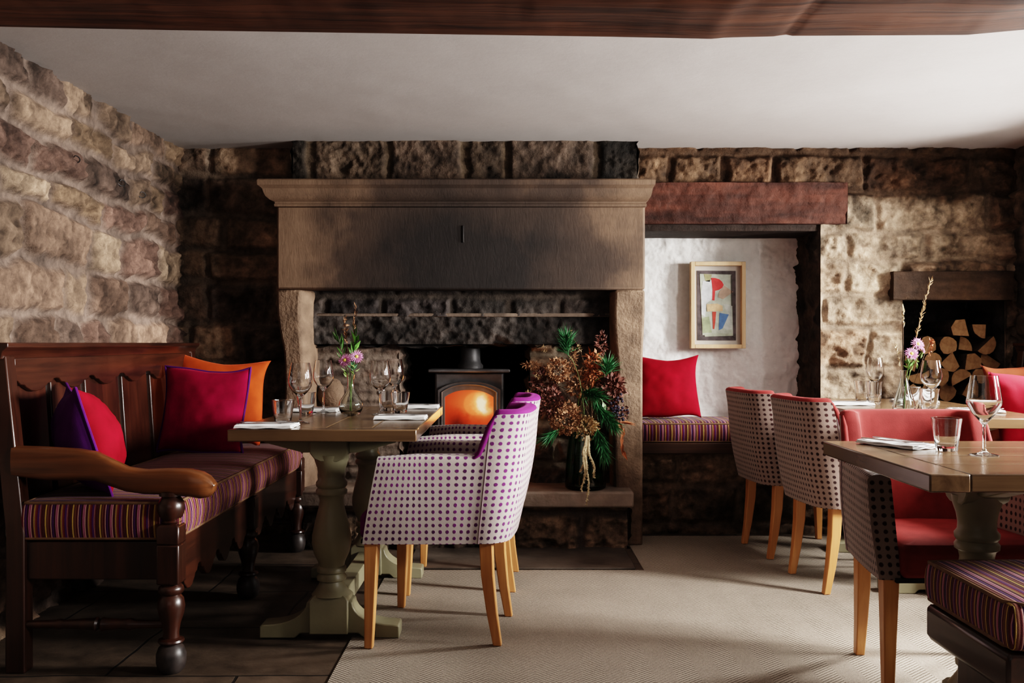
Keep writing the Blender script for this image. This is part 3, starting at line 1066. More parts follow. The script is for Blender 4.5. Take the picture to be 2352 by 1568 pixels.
def box_cushion(name, lo, hi, label, u_top='y', cat='seat cushion', group=None, loc=(0, 0, 0), rz=0, nx=14, ny=30):
    """piped box cushion with softly domed faces; stripes run across and down the sides"""
    x0, y0, z0 = lo
    x1, y1, z1 = hi
    mb = MB()
    rr = .018

    def sub(a, b, n):
        return [a + (b - a) * (1 - math.cos(PI * i / n)) / 2 for i in range(n + 1)]
    us = sub(0, 1, 10)
    L = {}

    def pt(a, b, c):
        X, Y, Z = x0 + (x1 - x0) * a, y0 + (y1 - y0) * b, z0 + (z1 - z0) * c
        bx, by, bz = 1 - (2 * a - 1) ** 4, 1 - (2 * b - 1) ** 8, 1 - (2 * c - 1) ** 2
        if c == 1:
            Z += .014 * bx * by
        if a == 1:
            X += .012 * bz
        if a == 0:
            X -= .006 * bz
        if b == 1:
            Y += .010 * bz
        if b == 0:
            Y -= .012 * bz
        return (X, Y, Z)

    def face_grid(fn, na, nb, uvf):
        g = [[None] * (nb + 1) for _ in range(na + 1)]
        for i in range(na + 1):
            for j in range(nb + 1):
                p = fn(i / na, j / nb)
                key = tuple(round(q, 5) for q in p)
                if key not in L:
                    L[key] = mb.vert(pt(*p))
                g[i][j] = L[key]
        for i in range(na):
            for j in range(nb):
                q = (g[i][j], g[i + 1][j], g[i + 1][j + 1], g[i][j + 1])
                mb.face(q, 0, [uvf(mb.v[k]) for k in q])
    if u_top == 'y':
        ut = lambda p: (p[1], p[0])
        us_, ue = (lambda p: (p[1], p[2])), (lambda p: (p[0], p[2]))
    else:
        ut = lambda p: (p[0], p[1])
        us_, ue = (lambda p: (p[1], p[2])), (lambda p: (p[0], p[2]))
    face_grid(lambda a, b: (a, b, 1), nx, ny, ut)
    face_grid(lambda a, b: (a, b, 0), nx, ny, ut)
    face_grid(lambda a, b: (1, a, b), ny, 5, us_)
    face_grid(lambda a, b: (0, a, b), ny, 5, us_)
    face_grid(lambda a, b: (a, 1, b), nx, 5, ue)
    face_grid(lambda a, b: (a, 0, b), nx, 5, ue)
    o = mb.build(name, M['stripe'], bevel=.010, seg=3, angle=50)
    o.location = loc
    o.rotation_euler = (0, 0, rz)
    tag(o, label, cat, group)
    pm = MB()
    for zz in (z0 + .006, z1 - .002):
        path = [(x0, y0, zz), (x1, y0, zz), (x1, y1, zz), (x0, y1, zz)]
        dense = []
        for k in range(4):
            p, q = Vector(path[k]), Vector(path[(k + 1) % 4])
            for i in range(12):
                dense.append(p.lerp(q, (i + .3) / 12.3))
        dense.append(dense[0])
        pm.tube(dense, .005, 6)
    pm.build('piping', simple('cushion_piping', (.16, .09, .05), .8), o)
    return o


box_cushion('seat_cushion', (.715, 5.345, .516), (1.715, 5.75, .622), 'striped box cushion on the seat of the white niche', 'x')


# ------------------------------------------------------------------ settle
def scallop(y0, y1, zbase, zdip, pitch):
    """ogee scallop outline from y0 to y1 (bottom edge)"""
    pts = []
    n = max(1, round((y1 - y0) / pitch))
    p = (y1 - y0) / n
    for k in range(n):
        a = y0 + k * p
        for t, d in ((0, .0), (.07, .05), (.13, .35), (.22, .42), (.26, .60), (.38, .92), (.5, 1.0), (.62, .92), (.74, .60), (.78, .42), (.87, .35), (.93, .05)):
            pts.append((a + t * p, zbase - (zbase - zdip) * d))
    pts.append((y1, zbase))
    return pts


LEGP = [(.030, .0), (.042, .012), (.0475, .035), (.0475, .06), (.040, .082), (.030, .092), (.038, .096), (.042, .102), (.040, .108), (.026, .114), (.025, .13),
        (.030, .16), (.040, .19), (.044, .215), (.040, .24), (.030, .253), (.038, .26), (.041, .27), (.038, .28), (.030, .287), (.038, .295)]


def make_settle(label, loc, rz, L=1.86):
    s = thing('settle', label, 'settle', loc, rz, 'carved oak settles')
    W, WY, WA = M['settle'], M['settle_y'], M['settle_arm']
    for y in (0.0, L - .06):
        mb = MB()
        mb.taper([(.0, y + .03, 0, .032, .03), (.0, y + .03, .45, .03, .03), (-.058, y + .03, 1.03, .028, .03)])
        mb.build('back_post', W, s, .005)
    mb = MB()
    mb.prism([(-.108, 1.072), (-.012, 1.072), (-.012, 1.056), (-.028, 1.044), (-.036, 1.018), (-.085, 1.018)], -.02, L + .012, 'xz')
    mb.build('top_rail', WY, s, .003)
    poly = [(.06, 1.02)] + scallop(.06, L - .06, .945, .905, .31) + [(L - .06, 1.02)]
    mb = MB()
    mb.prism(poly, -.054, -.030, 'yz')
    mb.build('scalloped_valance', WY, s, .003)
    for a, b in ((.06, .31), (.345, .585), (.622, .935), (.972, 1.25), (1.288, 1.56), (1.60, L - .06)):
        mb = MB()
        mb.prism([(-.035, .40), (-.013, .40), (-.056, 1.02), (-.078, 1.02)], a, b, 'xz')
        mb.build('back_splat', W, s, .005)
    mb = MB()
    mb.prism([(-.052, .40), (-.044, .40), (-.086, 1.01), (-.094, 1.01)], .05, L - .05, 'xz')
    mb.build('added_slit_board', M['slit_board'], s)  # pale board added behind the splats so the slits look bright
    mb = MB()
    mb.box((-.02, .06, .40), (.49, L - .06, .428))
    mb.build('seat_board', WY, s, .004)
    # front apron
    poly = [(.07, .425)] + scallop(.07, L / 2 - .04, .30, .235, .20) + scallop(L / 2 + .04, L - .07, .30, .235, .20) + [(L - .07, .425)]
    mb = MB()
    mb.prism(poly, .488, .510, 'yz')
    mb.build('scalloped_apron', WY, s, .003)
    for y in (.02, L - .045):
        mb = MB()
        mb.box((.03, y, .30), (.47, y + .025, .425))
        mb.build('side_rail', M['settle_arm'] if False else W, s, .004)
    for y in (.020, L / 2, L - .035):
        mb = MB()
        mb.taper([(.50, y, .29, .037, .037), (.50, y, .42 if y != L / 2 else .425, .037, .037)])
        lg = mb.build('front_leg', W, s, .006)
        mb = MB()
        mb.lathe([p for p in LEGP if p[1] >= .09], (.50, y, 0), 24)
        mb.build('turned_shaft', W, lg)
        mb = MB()
        mb.lathe([p for p in LEGP if p[1] <= .092], (.50, y, 0), 24)
        mb.build('ball_foot', M['settle_foot'], lg)
    for y in (.020, L - .035):
        mb = MB()
        mb.taper([(.50, y, .42, .037, .037), (.50, y, .475, .037, .037), (.50, y, .487, .028, .028)])
        sp = mb.build('arm_support', W, s, .005)
        mb = MB()
        mb.lathe([(.028, .485), (.034, .490), (.028, .496), (.037, .508), (.044, .530), (.042, .552), (.032, .567), (.029, .572), (.038, .575), (.038, .588), (.030, .592)], (.50, y, 0), 24)
        mb.build('turned_shaft', W, sp)
        # arm: swept, wavy and rolled at the front
        ctrl = [(-.01, .738, .05), (.10, .734, .055), (.20, .728, .052), (.26, .718, .048), (.31, .692, .044), (.36, .668, .040), (.42, .660, .040),
                (.50, .664, .043), (.56, .662, .045), (.60, .652, .043), (.625, .638, .034), (.640, .622, .018), (.645, .612, .004)]
        mb = MB()
        rings = []
        for x, zt, hh in ctrl:
            hw = .028 + .012 * min(1, max(0, (x - .3) / .25))
            zc = zt - hh
            if x > .615:
                hw *= .85 if x < .63 else .6
            rg = []
            for k in range(16):
                a = 2 * PI * k / 16
                c_, s_ = math.cos(a), math.sin(a)
                rg.append(mb.vert((x, y + hw * (abs(c_) ** .55) * (1 if c_ > 0 else -1), zc + hh * (abs(s_) ** .6) * (1 if s_ > 0 else -1))))
            rings.append(rg)
        mb.loft(rings)
        mb.build('arm', WA, s, angle=60)
        mb = MB()
        prof = [(.012, .03), (.014, .12), (.018, .14), (.014, .155), (.018, .20), (.021, .25), (.024, .258), (.016, .268), (.024, .278), (.021, .29), (.017, .34), (.021, .37), (.015, .385), (.014, .48)]
        Mx = Matrix.Translation((0, y, .155)) @ Matrix.Rotation(PI / 2, 4, 'Y')
        mb.lathe([(r, z) for r, z in prof], (0, 0, 0), 14, 0, Mx)
        mb.build('stretcher', W, s)
    return s


SL = (-1.61, 3.10, 0)
make_settle('carved oak settle with scalloped back along the left stone wall', SL, 0)
box_cushion('seat_cushion', (.015, .012, .430), (.520, 1.84, .553), 'striped box cushion on the oak settle by the left wall', 'y', loc=SL, nx=16, ny=50)
SR = (2.725, 5.22, 0)
make_settle('carved oak settle on the right behind the far table', SR, PI)
box_cushion('seat_cushion', (.015, .012, .430), (.510, 1.84, .553), 'striped box cushion on the oak settle behind the far right table', 'y', loc=SR, rz=PI, nx=16, ny=50)


# ------------------------------------------------------------------ pillows
def pillow(name, label, w, h, t, mf, mback, loc, rx=0, ry=0, rz=0, seed=1, piping=None, button=False, pinch=.10, group=None):
    n = 28
    mb = MB()
    g = {}
    rg = np.random.RandomState(seed)
    for side in (0, 1):
        for i in range(n + 1):
            for j in range(n + 1):
                u, v = -1 + 2 * i / n, -1 + 2 * j / n
                edge = i in (0, n) or j in (0, n)
                if edge and side:
                    g[1, i, j] = g[0, i, j]
                    continue
                # edges bow inwards, corners stay out as ears
                x = u * (1 - pinch * (1 - v ** 4) * abs(u) ** 3 * (.75 + .5 * math.sin(seed * 1.7 + v * 2 + u)))
                z = v * (1 - pinch * (1 - u ** 4) * abs(v) ** 3 * (.75 + .5 * math.sin(seed * 2.3 + u * 2.4 + v)))
                th = ((1 - u ** 2) ** .62) * ((1 - v ** 2) ** .62)
                wr = float(fbm(np.array([u * 2.2 + seed]), np.array([v * 2.2]), seed, 3)[0]) * .28 + \
                    float(fbm(np.array([math.atan2(v, u) * 3]), np.array([0.5 + seed]), seed, 2)[0]) * .55 * max(0, (u * u + v * v) - .45)
                y = (-1 if side == 0 else 1) * t / 2 * th * (1 + wr)
                sag = -.03 * h * (1 - abs(u)) * max(0, v)
                g[side, i, j] = mb.vert((x * w / 2, y, z * h / 2 + h / 2 + sag))
    for side in (0, 1):
        for i in range(n):
            for j in range(n):
                mb.face((g[side, i, j], g[side, i + 1, j], g[side, i + 1, j + 1], g[side, i, j + 1]), side)
    o = mb.build(name, [mf, mback], angle=180)
    o.location = loc
    o.rotation_euler = (rx, ry, rz)
    tag(o, label, 'cushion', group)
    border = [g[0, i, 0] for i in range(n)] + [g[0, n, j] for j in range(n)] + [g[0, i, n] for i in range(n, 0, -1)] + [g[0, 0, j] for j in range(n, -1, -1)]
    if piping:
        pm = MB()
        pm.tube([mb.v[k] for k in border], .0055, 7, caps=False)
        pm.build('piping', piping, o)
    if button:
        bm_ = MB()
        bm_.lathe([(.0, 0), (.012, 0), (.014, .003), (.010, .006), (.001, .007)], (0, 0, 0), 14, 0,
                  Matrix.Translation((w * .28, -t * .16, .055)) @ Matrix.Rotation(PI / 2, 4, 'X'))
        bm_.build('button', M['button'], o)
    return o


PG = 'velvet scatter cushions'
pillow('scatter_cushion', 'burnt orange velvet cushion at the far end of the left settle', .46, .44, .15, M['orange'], M['orange'],
       (-1.475, 4.72, .575), R(-13), R(5), R(4), 3, None, group=PG, pinch=.10)
pillow('scatter_cushion', 'raspberry cushion with violet piping, upright before the orange cushion', .405, .405, .16, M['magenta'], M['purple'],
       (-1.435, 4.40, .565), R(-13), R(1), R(-2), 5, M['purple'], group=PG, pinch=.085)
pillow('scatter_cushion', 'red and violet cushion seen edge-on behind the settle arm', .39, .385, .215, M['red'], M['purple'],
       (-1.425, 3.36, .556), R(-17), R(0), R(119), 8, M['purple'], True, group=PG, pinch=.085)
pillow('scatter_cushion', 'crimson velvet cushion leaning on the white niche wall', .37, .375, .14, M['red'], M['red'],
       (.90, 5.50, .640), R(-16), R(-1), R(-6), 11, None, group=PG, pinch=.10)
pillow('scatter_cushion', 'crimson cushion at the right edge behind the far table', .42, .385, .16, M['red'], M['magenta'],
       (2.385, 4.32, .560), R(-14), R(2), R(10), 13, None, group=PG, pinch=.09)
pillow('scatter_cushion', 'orange cushion coloured as if in shadow by the firewood at the right edge', .40, .41, .15, M['shaded_orange'], M['shaded_orange'],
       (2.585, 4.82, .560), R(-10), R(0), R(6), 15, None, group=PG, pinch=.10)


# ------------------------------------------------------------------ tables
BAL = [(.072, .150), (.060, .165), (.047, .185), (.043, .198), (.053, .203), (.054, .214), (.047, .224), (.047, .228), (.053, .233), (.053, .248), (.046, .254),
       (.049, .268), (.064, .30), (.0715, .335), (.0705, .365), (.060, .415), (.047, .465), (.043, .492), (.047, .510), (.056, .516), (.057, .528), (.050, .538),
       (.056, .545), (.057, .557), (.049, .568), (.048, .585), (.052, .61), (.062, .640), (.064, .66)]


def make_table(label, loc, rz, L, W, ped, group='pedestal dining tables'):
    t = thing('dining_table', label, 'table', loc, rz, group)
    zt, th, e = .765, .042, .095
    # plank field with shallow seams and breadboard ends
    mb = MB()
    npl = 4
    w = W / npl
    for k in range(npl):
        mb.box((-W / 2 + k * w + .0006, -L / 2 + e, zt - th), (-W / 2 + (k + 1) * w - .0006, L / 2 - e, zt))
    top = mb.build('tabletop', M['tabletop'], t, .0035)
    for sg in (-1, 1):
        mb = MB()
        a, b = sorted((sg * L / 2, sg * (L / 2 - e + .001)))
        mb.box((-W / 2 - .001, a, zt - th), (W / 2 + .001, b, zt))
        mb.build('breadboard_end', M['tabletop_end'], t, .004)
    for sg in (-1, 1):
        y = sg * ped
        mb = MB()
        mb.lathe(BAL, (0, y, 0), 40)
        pd = mb.build('pedestal', M['sage'], t, angle=50)
        # square block with a peaked top, and concave feet
        mb = MB()
        mb.taper([(0, y, .018, .070, .064), (0, y, .138, .070, .064), (0, y, .150, .060, .056), (0, y, .160, .04, .04)])
        mb.build('base_block', M['sage'], pd, .004)
        for d in (-1, 1):
            poly = [(.065 * d, .135)]
            for i in range(9):
                q = i / 8
                a = q * PI / 2
                poly.append((d * (.082 + .150 * (1 - math.cos(a))), .130 - .082 * math.sin(a)))
            poly += [(.250 * d, .045), (.252 * d, .040), (.252 * d, 0), (.125 * d, 0), (.105 * d, .018), (.065 * d, .018)]
            mb = MB()
            mb.prism(poly if d > 0 else poly[::-1], y - .048, y + .048, 'xz')
            mb.build('foot', M['sage'], pd, .004)
        # bracket under the top
        hw = .255
        poly = [(-hw, zt - th), (hw, zt - th), (hw, zt - th - .02), (.15, zt - th - .035), (.068, zt - th - .055), (.06, zt - th - .085), (-.06, zt - th - .085), (-.068, zt - th - .055), (-.15, zt - th - .035), (-hw, zt - th - .02)]
        mb = MB()
        mb.prism([(-.068, zt - th), (.068, zt - th), (.068, zt - th - .055), (.052, zt - th - .075), (.03, zt - th - .085), (-.03, zt - th - .085), (-.052, zt - th - .075), (-.068, zt - th - .055)], y - .06, y + .06, 'xz')
        mb.build('top_block', M['sage'], pd, .004)
        mb = MB()
        mb.prism([(-.24, zt - th), (-.24, zt - th - .018), (-.10, zt - th - .055), (-.068, zt - th - .055), (-.068, zt - th)], y - .03, y + .03, 'xz')
        mb.build('bracket', M['sage'], pd, .003)
        mb = MB()
        mb.prism([(.24, zt - th), (.24, zt - th - .018), (.10, zt - th - .055), (.068, zt - th - .055), (.068, zt - th)][::-1], y - .03, y + .03, 'xz')
        mb.build('bracket', M['sage'], pd, .003)
    mb = MB()
    mb.box((-.032, -ped + .064, .055), (.032, ped - .064, .125))
    mb.build('stretcher', M['sage'], t, .004)
    return t


T1 = (-.66, 3.945, .0052)
make_table('oak dining table with sage pedestals between the settle and purple-dotted chairs', T1, 0, 1.25, .655, .44)
T2 = (1.863, 4.507, .0052)
make_table('oak dining table by the right wall in front of the firewood', T2, R(-3.6), 1.35, .70, .40)
T3 = (1.575, 2.565, .0052)
make_table('oak dining table in the right foreground beside the dark striped bench', T3, R(-90), 1.24, .75, .33)


# ------------------------------------------------------------------ tub chairs (front = +x)
def make_chair(label, loc, rz, dotm, velm, group):
    c = thing('tub_chair', label, 'chair', loc, rz, group)
    # plan outline of the outer shell at seat level: right front -> back -> left front
    half = []
    x_f, y_f = .228, .290
    pts = [(x_f, y_f), (.17, .286), (.09, .278), (.0, .267), (-.08, .256), (-.135, .247)]
    cx_, cy_, rr = -.175, .145, .098
    for k in range(1, 8):
        a = PI / 2 + (PI / 2) * k / 8
        pts.append((cx_ + rr * 1.0 * math.cos(a), cy_ + rr * math.sin(a)))
    pts += [(-.2755, .135), (-.279, .08), (-.281, .0)]
    full = [(x, -y) for x, y in pts] + [(x, y) for x, y in reversed(pts[:-1])]
    # resample densely
    dense = []
    for (a, b) in zip(full[:-1], full[1:]):
        m = max(1, int(math.dist(a, b) / (.011 if a[0] < -.06 else .022)))
        for i in range(m):
            t = i / m
            dense.append((a[0] + (b[0] - a[0]) * t, a[1] + (b[1] - a[1]) * t))
    dense.append(full[-1])
    K = len(dense)
    s_len = [0]
    for a, b in zip(dense[:-1], dense[1:]):
        s_len.append(s_len[-1] + math.dist(a, b))
    mid = s_len[-1] / 2
    z0, za, zb = .368, .664, .818
    TH = .062
    nrm = []
    for i in range(K):
        a, b = dense[max(0, i - 1)], dense[min(K - 1, i + 1)]
        d = Vector((b[0] - a[0], b[1] - a[1])).normalized()
        nrm.append(Vector((-d.y, d.x)))          # inward (path runs clockwise seen from right front -> back -> left)
    if nrm[K // 2].x < 0:
        nrm = [-q for q in nrm]

    def htop(x):
        t = min(1, max(0, (-.138 - x) / .048))
        t = t * t * (3 - 2 * t)
        return za + (zb - za) * t, t
    NV = 16
    shell = MB()
    vel = MB()
    cols = []
    for i, (x, y) in enumerate(dense):
        zt, t = htop(x)
        backness = min(1, max(0, (-x - .02) / .22))
        sag = .012 * (1 - abs(y) / .29) * t
        zt = zt - (.010 * (1 - t) * min(1, max(0, (x - .05) / .2)))
        outer, inner = [], []
        for k in range(NV + 1):
            z = z0 + (zt - z0) * k / NV
            q = (z - z0) / .45
            rake = -.070 * backness * q - (.078 * min(1, max(0, (x - .02) / .23)) * (q ** 1.1) * 1.25)
            bulge = .010 * math.sin(PI * min(1, q * 1.2))
            flare = (.012 * q) * (1 if y > 0 else -1) * min(1, abs(y) / .1) * (1 - backness)
            outer.append((x + rake - nrm[i].x * bulge, y + flare - nrm[i].y * bulge, z))
            inner.append((x + rake + nrm[i].x * TH, y + flare + nrm[i].y * TH, z))
        # soft top rim
        o_, n_ = Vector(outer[-1]), Vector(inner[-1])
        rim = []
        for k in range(1, 6):
            a = PI * k / 6
            m_ = o_.lerp(n_, (1 - math.cos(a)) / 2)
            m_.z += .016 * math.sin(a)
            rim.append(tuple(m_))
        cols.append((outer, rim, inner, t))
    # outer fabric, and arm rims/inner arms in dotted cloth; back rim + inside back in velvet
    def strip(mb, A, B, va, vb, ua, ub, mat=0):
        ia = [mb.vert(p) for p in A]
        ib = [mb.vert(p) for p in B]
        return ia, ib

    def add_surface(mb, rows, svals, vvals, wing=False):
        idx = [[mb.vert(p) for p in r] for r in rows]
        for i in range(len(rows) - 1):
            for k in range(len(rows[0]) - 1):
                w_ = wing and rows[i][k][2] + rows[i + 1][k][2] > 2 * za + .012 and min(cols[i][3], cols[i + 1][3]) < .93
                mb.face((idx[i][k], idx[i + 1][k], idx[i + 1][k + 1], idx[i][k + 1]), 1 if w_ else 0,
                        [(svals[i], vvals[i][k]), (svals[i + 1], vvals[i + 1][k]), (svals[i + 1], vvals[i + 1][k + 1]), (svals[i], vvals[i][k + 1])])
    add_surface(shell, [c_[0] for c_ in cols], [q - mid for q in s_len], [[p[2] for p in c_[0]] for c_ in cols])
    ib = [i for i in range(K) if cols[i][3] > .001]
    i0, i1 = ib[0] - 1, ib[-1] + 1

    def rimrow(i):
        o_, r_, n_, t = cols[i]
        return [o_[-1]] + r_ + list(reversed(n_))
    for rng, mb in ((range(0, i0 + 1), shell), (range(i1, K), shell), (range(i0, i1 + 1), vel)):
        rows = [rimrow(i) for i in rng]
        vv = []
        for r_ in rows:
            acc = [r_[0][2]]
            for p, q in zip(r_[:-1], r_[1:]):
                acc.append(acc[-1] + math.dist(p, q))
            vv.append(acc)
        add_surface(mb, rows, [s_len[i] - mid for i in rng], vv)
    # front caps of the arms, and the bottom edge
    for i in (0, K - 1):
        o_, r_, n_, t = cols[i]
        for k in range(NV):
            q = [shell.vert(p) for p in (o_[k], n_[k], n_[k + 1], o_[k + 1])]
            shell.face(q, 0, [(0, o_[k][2]), (TH, n_[k][2]), (TH, n_[k + 1][2]), (0, o_[k + 1][2])])
        rr_ = [shell.vert(p) for p in [o_[-1]] + r_ + [n_[-1]]]
        shell.face(rr_, 0, [(.03, .66)] * len(rr_))
    for i in range(K - 1):
        q = [shell.vert(p) for p in (cols[i][0][0], cols[i + 1][0][0], cols[i + 1][2][0], cols[i][2][0])]
        shell.face(q, 0, [(0, 0)] * 4)
    sh = shell.build('shell', [dotm, velm], c, angle=50, weld=.0004)
    # rolled velvet edge running up the front of each wing
    mid_i = K // 2
    for side in (range(i0, mid_i), range(i1, mid_i, -1)):
        path, rad = [], []
        for i in side:
            t = cols[i][3]
            if t > .995:
                break
            p = Vector(cols[i][0][-1]) + Vector((nrm[i].x, nrm[i].y, 0)) * .007
            path.append(p)
            rad.append(.006 + .007 * math.sin(PI * min(1, t * 1.05 + .02)) ** .5 if 0 < t * 1.05 + .02 < 1 else .006)
        if len(path) > 2:
            vel.tube(path, rad, 8)
    vel.build('inner_back', velm, c, angle=60)
    # seam cords where side meets back
    for sg in (0, 1):
        i = ib[0] + 2 if sg == 0 else ib[-1] - 2
        mb = MB()
        mb.tube([Vector(p) - Vector((nrm[i].x, nrm[i].y, 0)) * .0008 for p in cols[i][0]], .0017, 5)
        mb.build('seam_piping', M['cord'], sh)
    # seat
    mb = MB()
    poly = [(.255, -.232), (.255, .232), (-.12, .195), (-.20, .13), (-.215, 0), (-.20, -.13), (-.12, -.195)]
    rings = []
    for z, k in ((.375, 1.0), (.40, 1.0), (.445, 1.0), (.462, .985), (.472, .93), (.477, .7), (.479, .3)):
        rings.append([mb.vert((.02 + (x - .02) * k, y * k, z)) for x, y in poly])
    mb.loft(rings)
    mb.build('seat', velm, c, .02, angle=60, seg=3)
    mb = MB()
    mb.prism([(x * .96, y * 1.06) for x, y in poly], .362, .374, 'xy')
    mb.build('base_panel', M['under'], c)
    # legs
    for sg in (-1, 1):
        mb = MB()
        mb.taper([(.212, sg * .259, 0, .0145, .0145), (.202, sg * .252, .37, .024, .024)])
        mb.build('leg', M['leg'], c, .004)
        mb = MB()
        mb.taper([(-.232, sg * .183, 0, .0150, .0150), (-.212, sg * .184, .12, .0185, .0185), (-.197, sg * .185, .25, .022, .022), (-.192, sg * .186, .37, .0235, .0235)])
        mb.build('leg', M['leg'], c, .004)
    return c


GP, GC = 'purple dotted chairs at the left table', 'brown dotted coral chairs at the right tables'
c1 = make_chair('cream tub chair with purple dots, nearest at the left table', (-.262, 3.585, .0052), R(174), M['dots_purple'], M['velvet_purple'], GP)
dup(c1, 'cream tub chair with purple dots, half hidden behind the nearest one', (-.222, 4.30, .0052), R(177.5))
c2 = make_chair('brown-dotted tub chair seen from behind, nearest the carpet at the far right table', (1.545, 4.275, .0052), R(6), M['dots_red'], M['velvet_coral'], GC)
dup(c2, 'brown-dotted tub chair seen from behind, beside the white niche', (1.485, 4.935, .0052), R(6))
dup(c2, 'tub chair with coral velvet inside facing the camera at the foreground table', (1.372, 3.05, .0052), R(-90))


# ------------------------------------------------------------------ striped bench, right foreground
bn = thing('bench', 'dark timber bench under the striped cushion in the right foreground', 'bench', (1.058, 2.045, .0052))
mb = MB()
mb.prism([(.0, .325), (.0, .392), (.01, .40), (1.2, .40), (1.2, .30), (.03, .30), (.01, .31)], 0.0, .405, 'xz')
mb.build('seat_rail', M['settle_y'], bn, .008)
for x in (.055, 1.09):
    mb = MB()
    mb.prism([(.02, 0), (.10, 0), (.13, .03), (.2, .05), (.27, .03), (.30, 0), (.385, 0), (.39, .035), (.36, .07), (.35, .30), (.05, .30), (.045, .07), (.015, .035)], x, x + .04, 'yz')
    mb.build('end_panel', M['settle'], bn, .006)
mb = MB()
mb.box((.095, .18, .14), (1.09, .21, .19))
mb.build('stretcher', M['settle_y'], bn, .004)
box_cushion('seat_cushion', (.008, .0, .4055), (1.19, .415, .507), 'striped box cushion on the dark bench in the right foreground', 'x', loc=(1.058, 2.045, .0052), nx=30, ny=16)


# ------------------------------------------------------------------ tableware
def shell_profile(outer, inner):
    """closed glass body: outer profile bottom->top then inner top->bottom"""
    return outer + inner


def make_glass(kind):
    mb = MB()
    if kind == 'wine':
        outer = [(.001, 0), (.034, .0005), (.035, .002), (.030, .0032), (.012, .007), (.0055, .012), (.0040, .022), (.0038, .085), (.0050, .094), (.014, .104),
                 (.030, .120), (.041, .138), (.0445, .155), (.0440, .172), (.0400, .200), (.0345, .226)]
        inner = [(.0337, .2262), (.0390, .200), (.0430, .172), (.0435, .155), (.040, .1395), (.029, .1225), (.013, .108), (.001, .1035)]
    elif kind == 'angular':
        outer = [(.001, 0), (.036, .0005), (.037, .002), (.031, .0032), (.012, .007), (.0055, .012), (.0042, .022), (.0040, .075), (.0052, .082), (.012, .091),
                 (.030, .112), (.0425, .134), (.0448, .143), (.0435, .152), (.0395, .180), (.0340, .213)]
        inner = [(.0333, .2132), (.0386, .180), (.0425, .152), (.0437, .143), (.0412, .135), (.029, .1145), (.011, .0955), (.001, .0905)]
    elif kind == 'tumbler':
        outer = [(.001, 0), (.0265, 0), (.0285, .002), (.0295, .012), (.0300, .016), (.0345, .045), (.0405, .089), (.0405, .092)]
        inner = [(.0385, .0925), (.0380, .089), (.0325, .045), (.0275, .018), (.0255, .015), (.001, .014)]
    else:  # tall tumbler
        outer = [(.001, 0), (.0270, 0), (.0285, .002), (.0292, .012), (.0330, .055), (.0400, .108), (.0400, .111)]
        inner = [(.0382, .1115), (.0378, .108), (.0310, .055), (.0268, .017), (.0250, .014), (.001, .013)]
    seg = 48 if kind in ('wine', 'angular') else 40
    rings = []
    for r, z in outer + inner:
        rings.append([mb.vert((r * math.cos(2 * PI * k / seg), r * math.sin(2 * PI * k / seg), z)) for k in range(seg)])
    mb.loft(rings)
    return mb


GLS = {}


def put_glass(kind, label, x, y, z=.7705, group=None):
    nm = {'wine': 'wine_glass', 'angular': 'wine_glass', 'tumbler': 'tumbler', 'tall': 'tumbler'}[kind]
    if kind not in GLS:
        o = make_glass(kind).build(nm, M['glass'], angle=60)
        GLS[kind] = o
    else:
        o = GLS[kind].copy()
        COL.objects.link(o)
    o.location = (x, y, z)
    tag(o, label, 'wine glass' if nm == 'wine_glass' else 'tumbler', group or ('wine glasses' if nm == 'wine_glass' else 'tumblers'))
    return o


put_glass('wine', 'wine glass at the near left of the left table', -.793, 3.59)
put_glass('wine', 'wine glass just left of the bulb vase, far side of left table', -.815, 4.14)
put_glass('wine', 'wine glass right of the bulb vase on the left table', -.553, 4.02)
put_glass('wine', 'wine glass hidden behind another, right of the bulb vase', -.540, 4.40)
put_glass('tumbler', 'tumbler by the near left napkin on the left table', -.838, 3.505)
put_glass('tumbler', 'tumbler on the far left napkin side, behind the near wine glass', -.870, 4.05)
put_glass('tumbler', 'tumbler right of the wine glass on the left table, nearest the chairs', -.476, 4.075)
put_glass('tumbler', 'tumbler half hidden behind the wine glass, right of bulb vase', -.549, 4.24)
put_glass('wine', 'wine glass left of the teardrop vase on the far right table', 1.845, 4.87)
put_glass('wine', 'wine glass right of the teardrop vase on the far right table', 1.795, 4.10)
put_glass('tall', 'taller tumbler left of the teardrop vase, in front of its wine glass', 1.774, 4.69)
put_glass('tall', 'taller tumbler left of the teardrop vase, behind another tumbler', 1.765, 4.83)
put_glass('tall', 'taller tumbler right of the teardrop vase, in front of its wine glass', 1.727, 3.965)
put_glass('tall', 'taller tumbler right of the teardrop vase, half hidden by another', 1.735, 4.12 + .04)
put_glass('tumbler', 'tumbler on the foreground right table', 1.209, 2.665)
put_glass('angular', 'wine glass with angular bowl on the foreground right table', 1.263, 2.562)


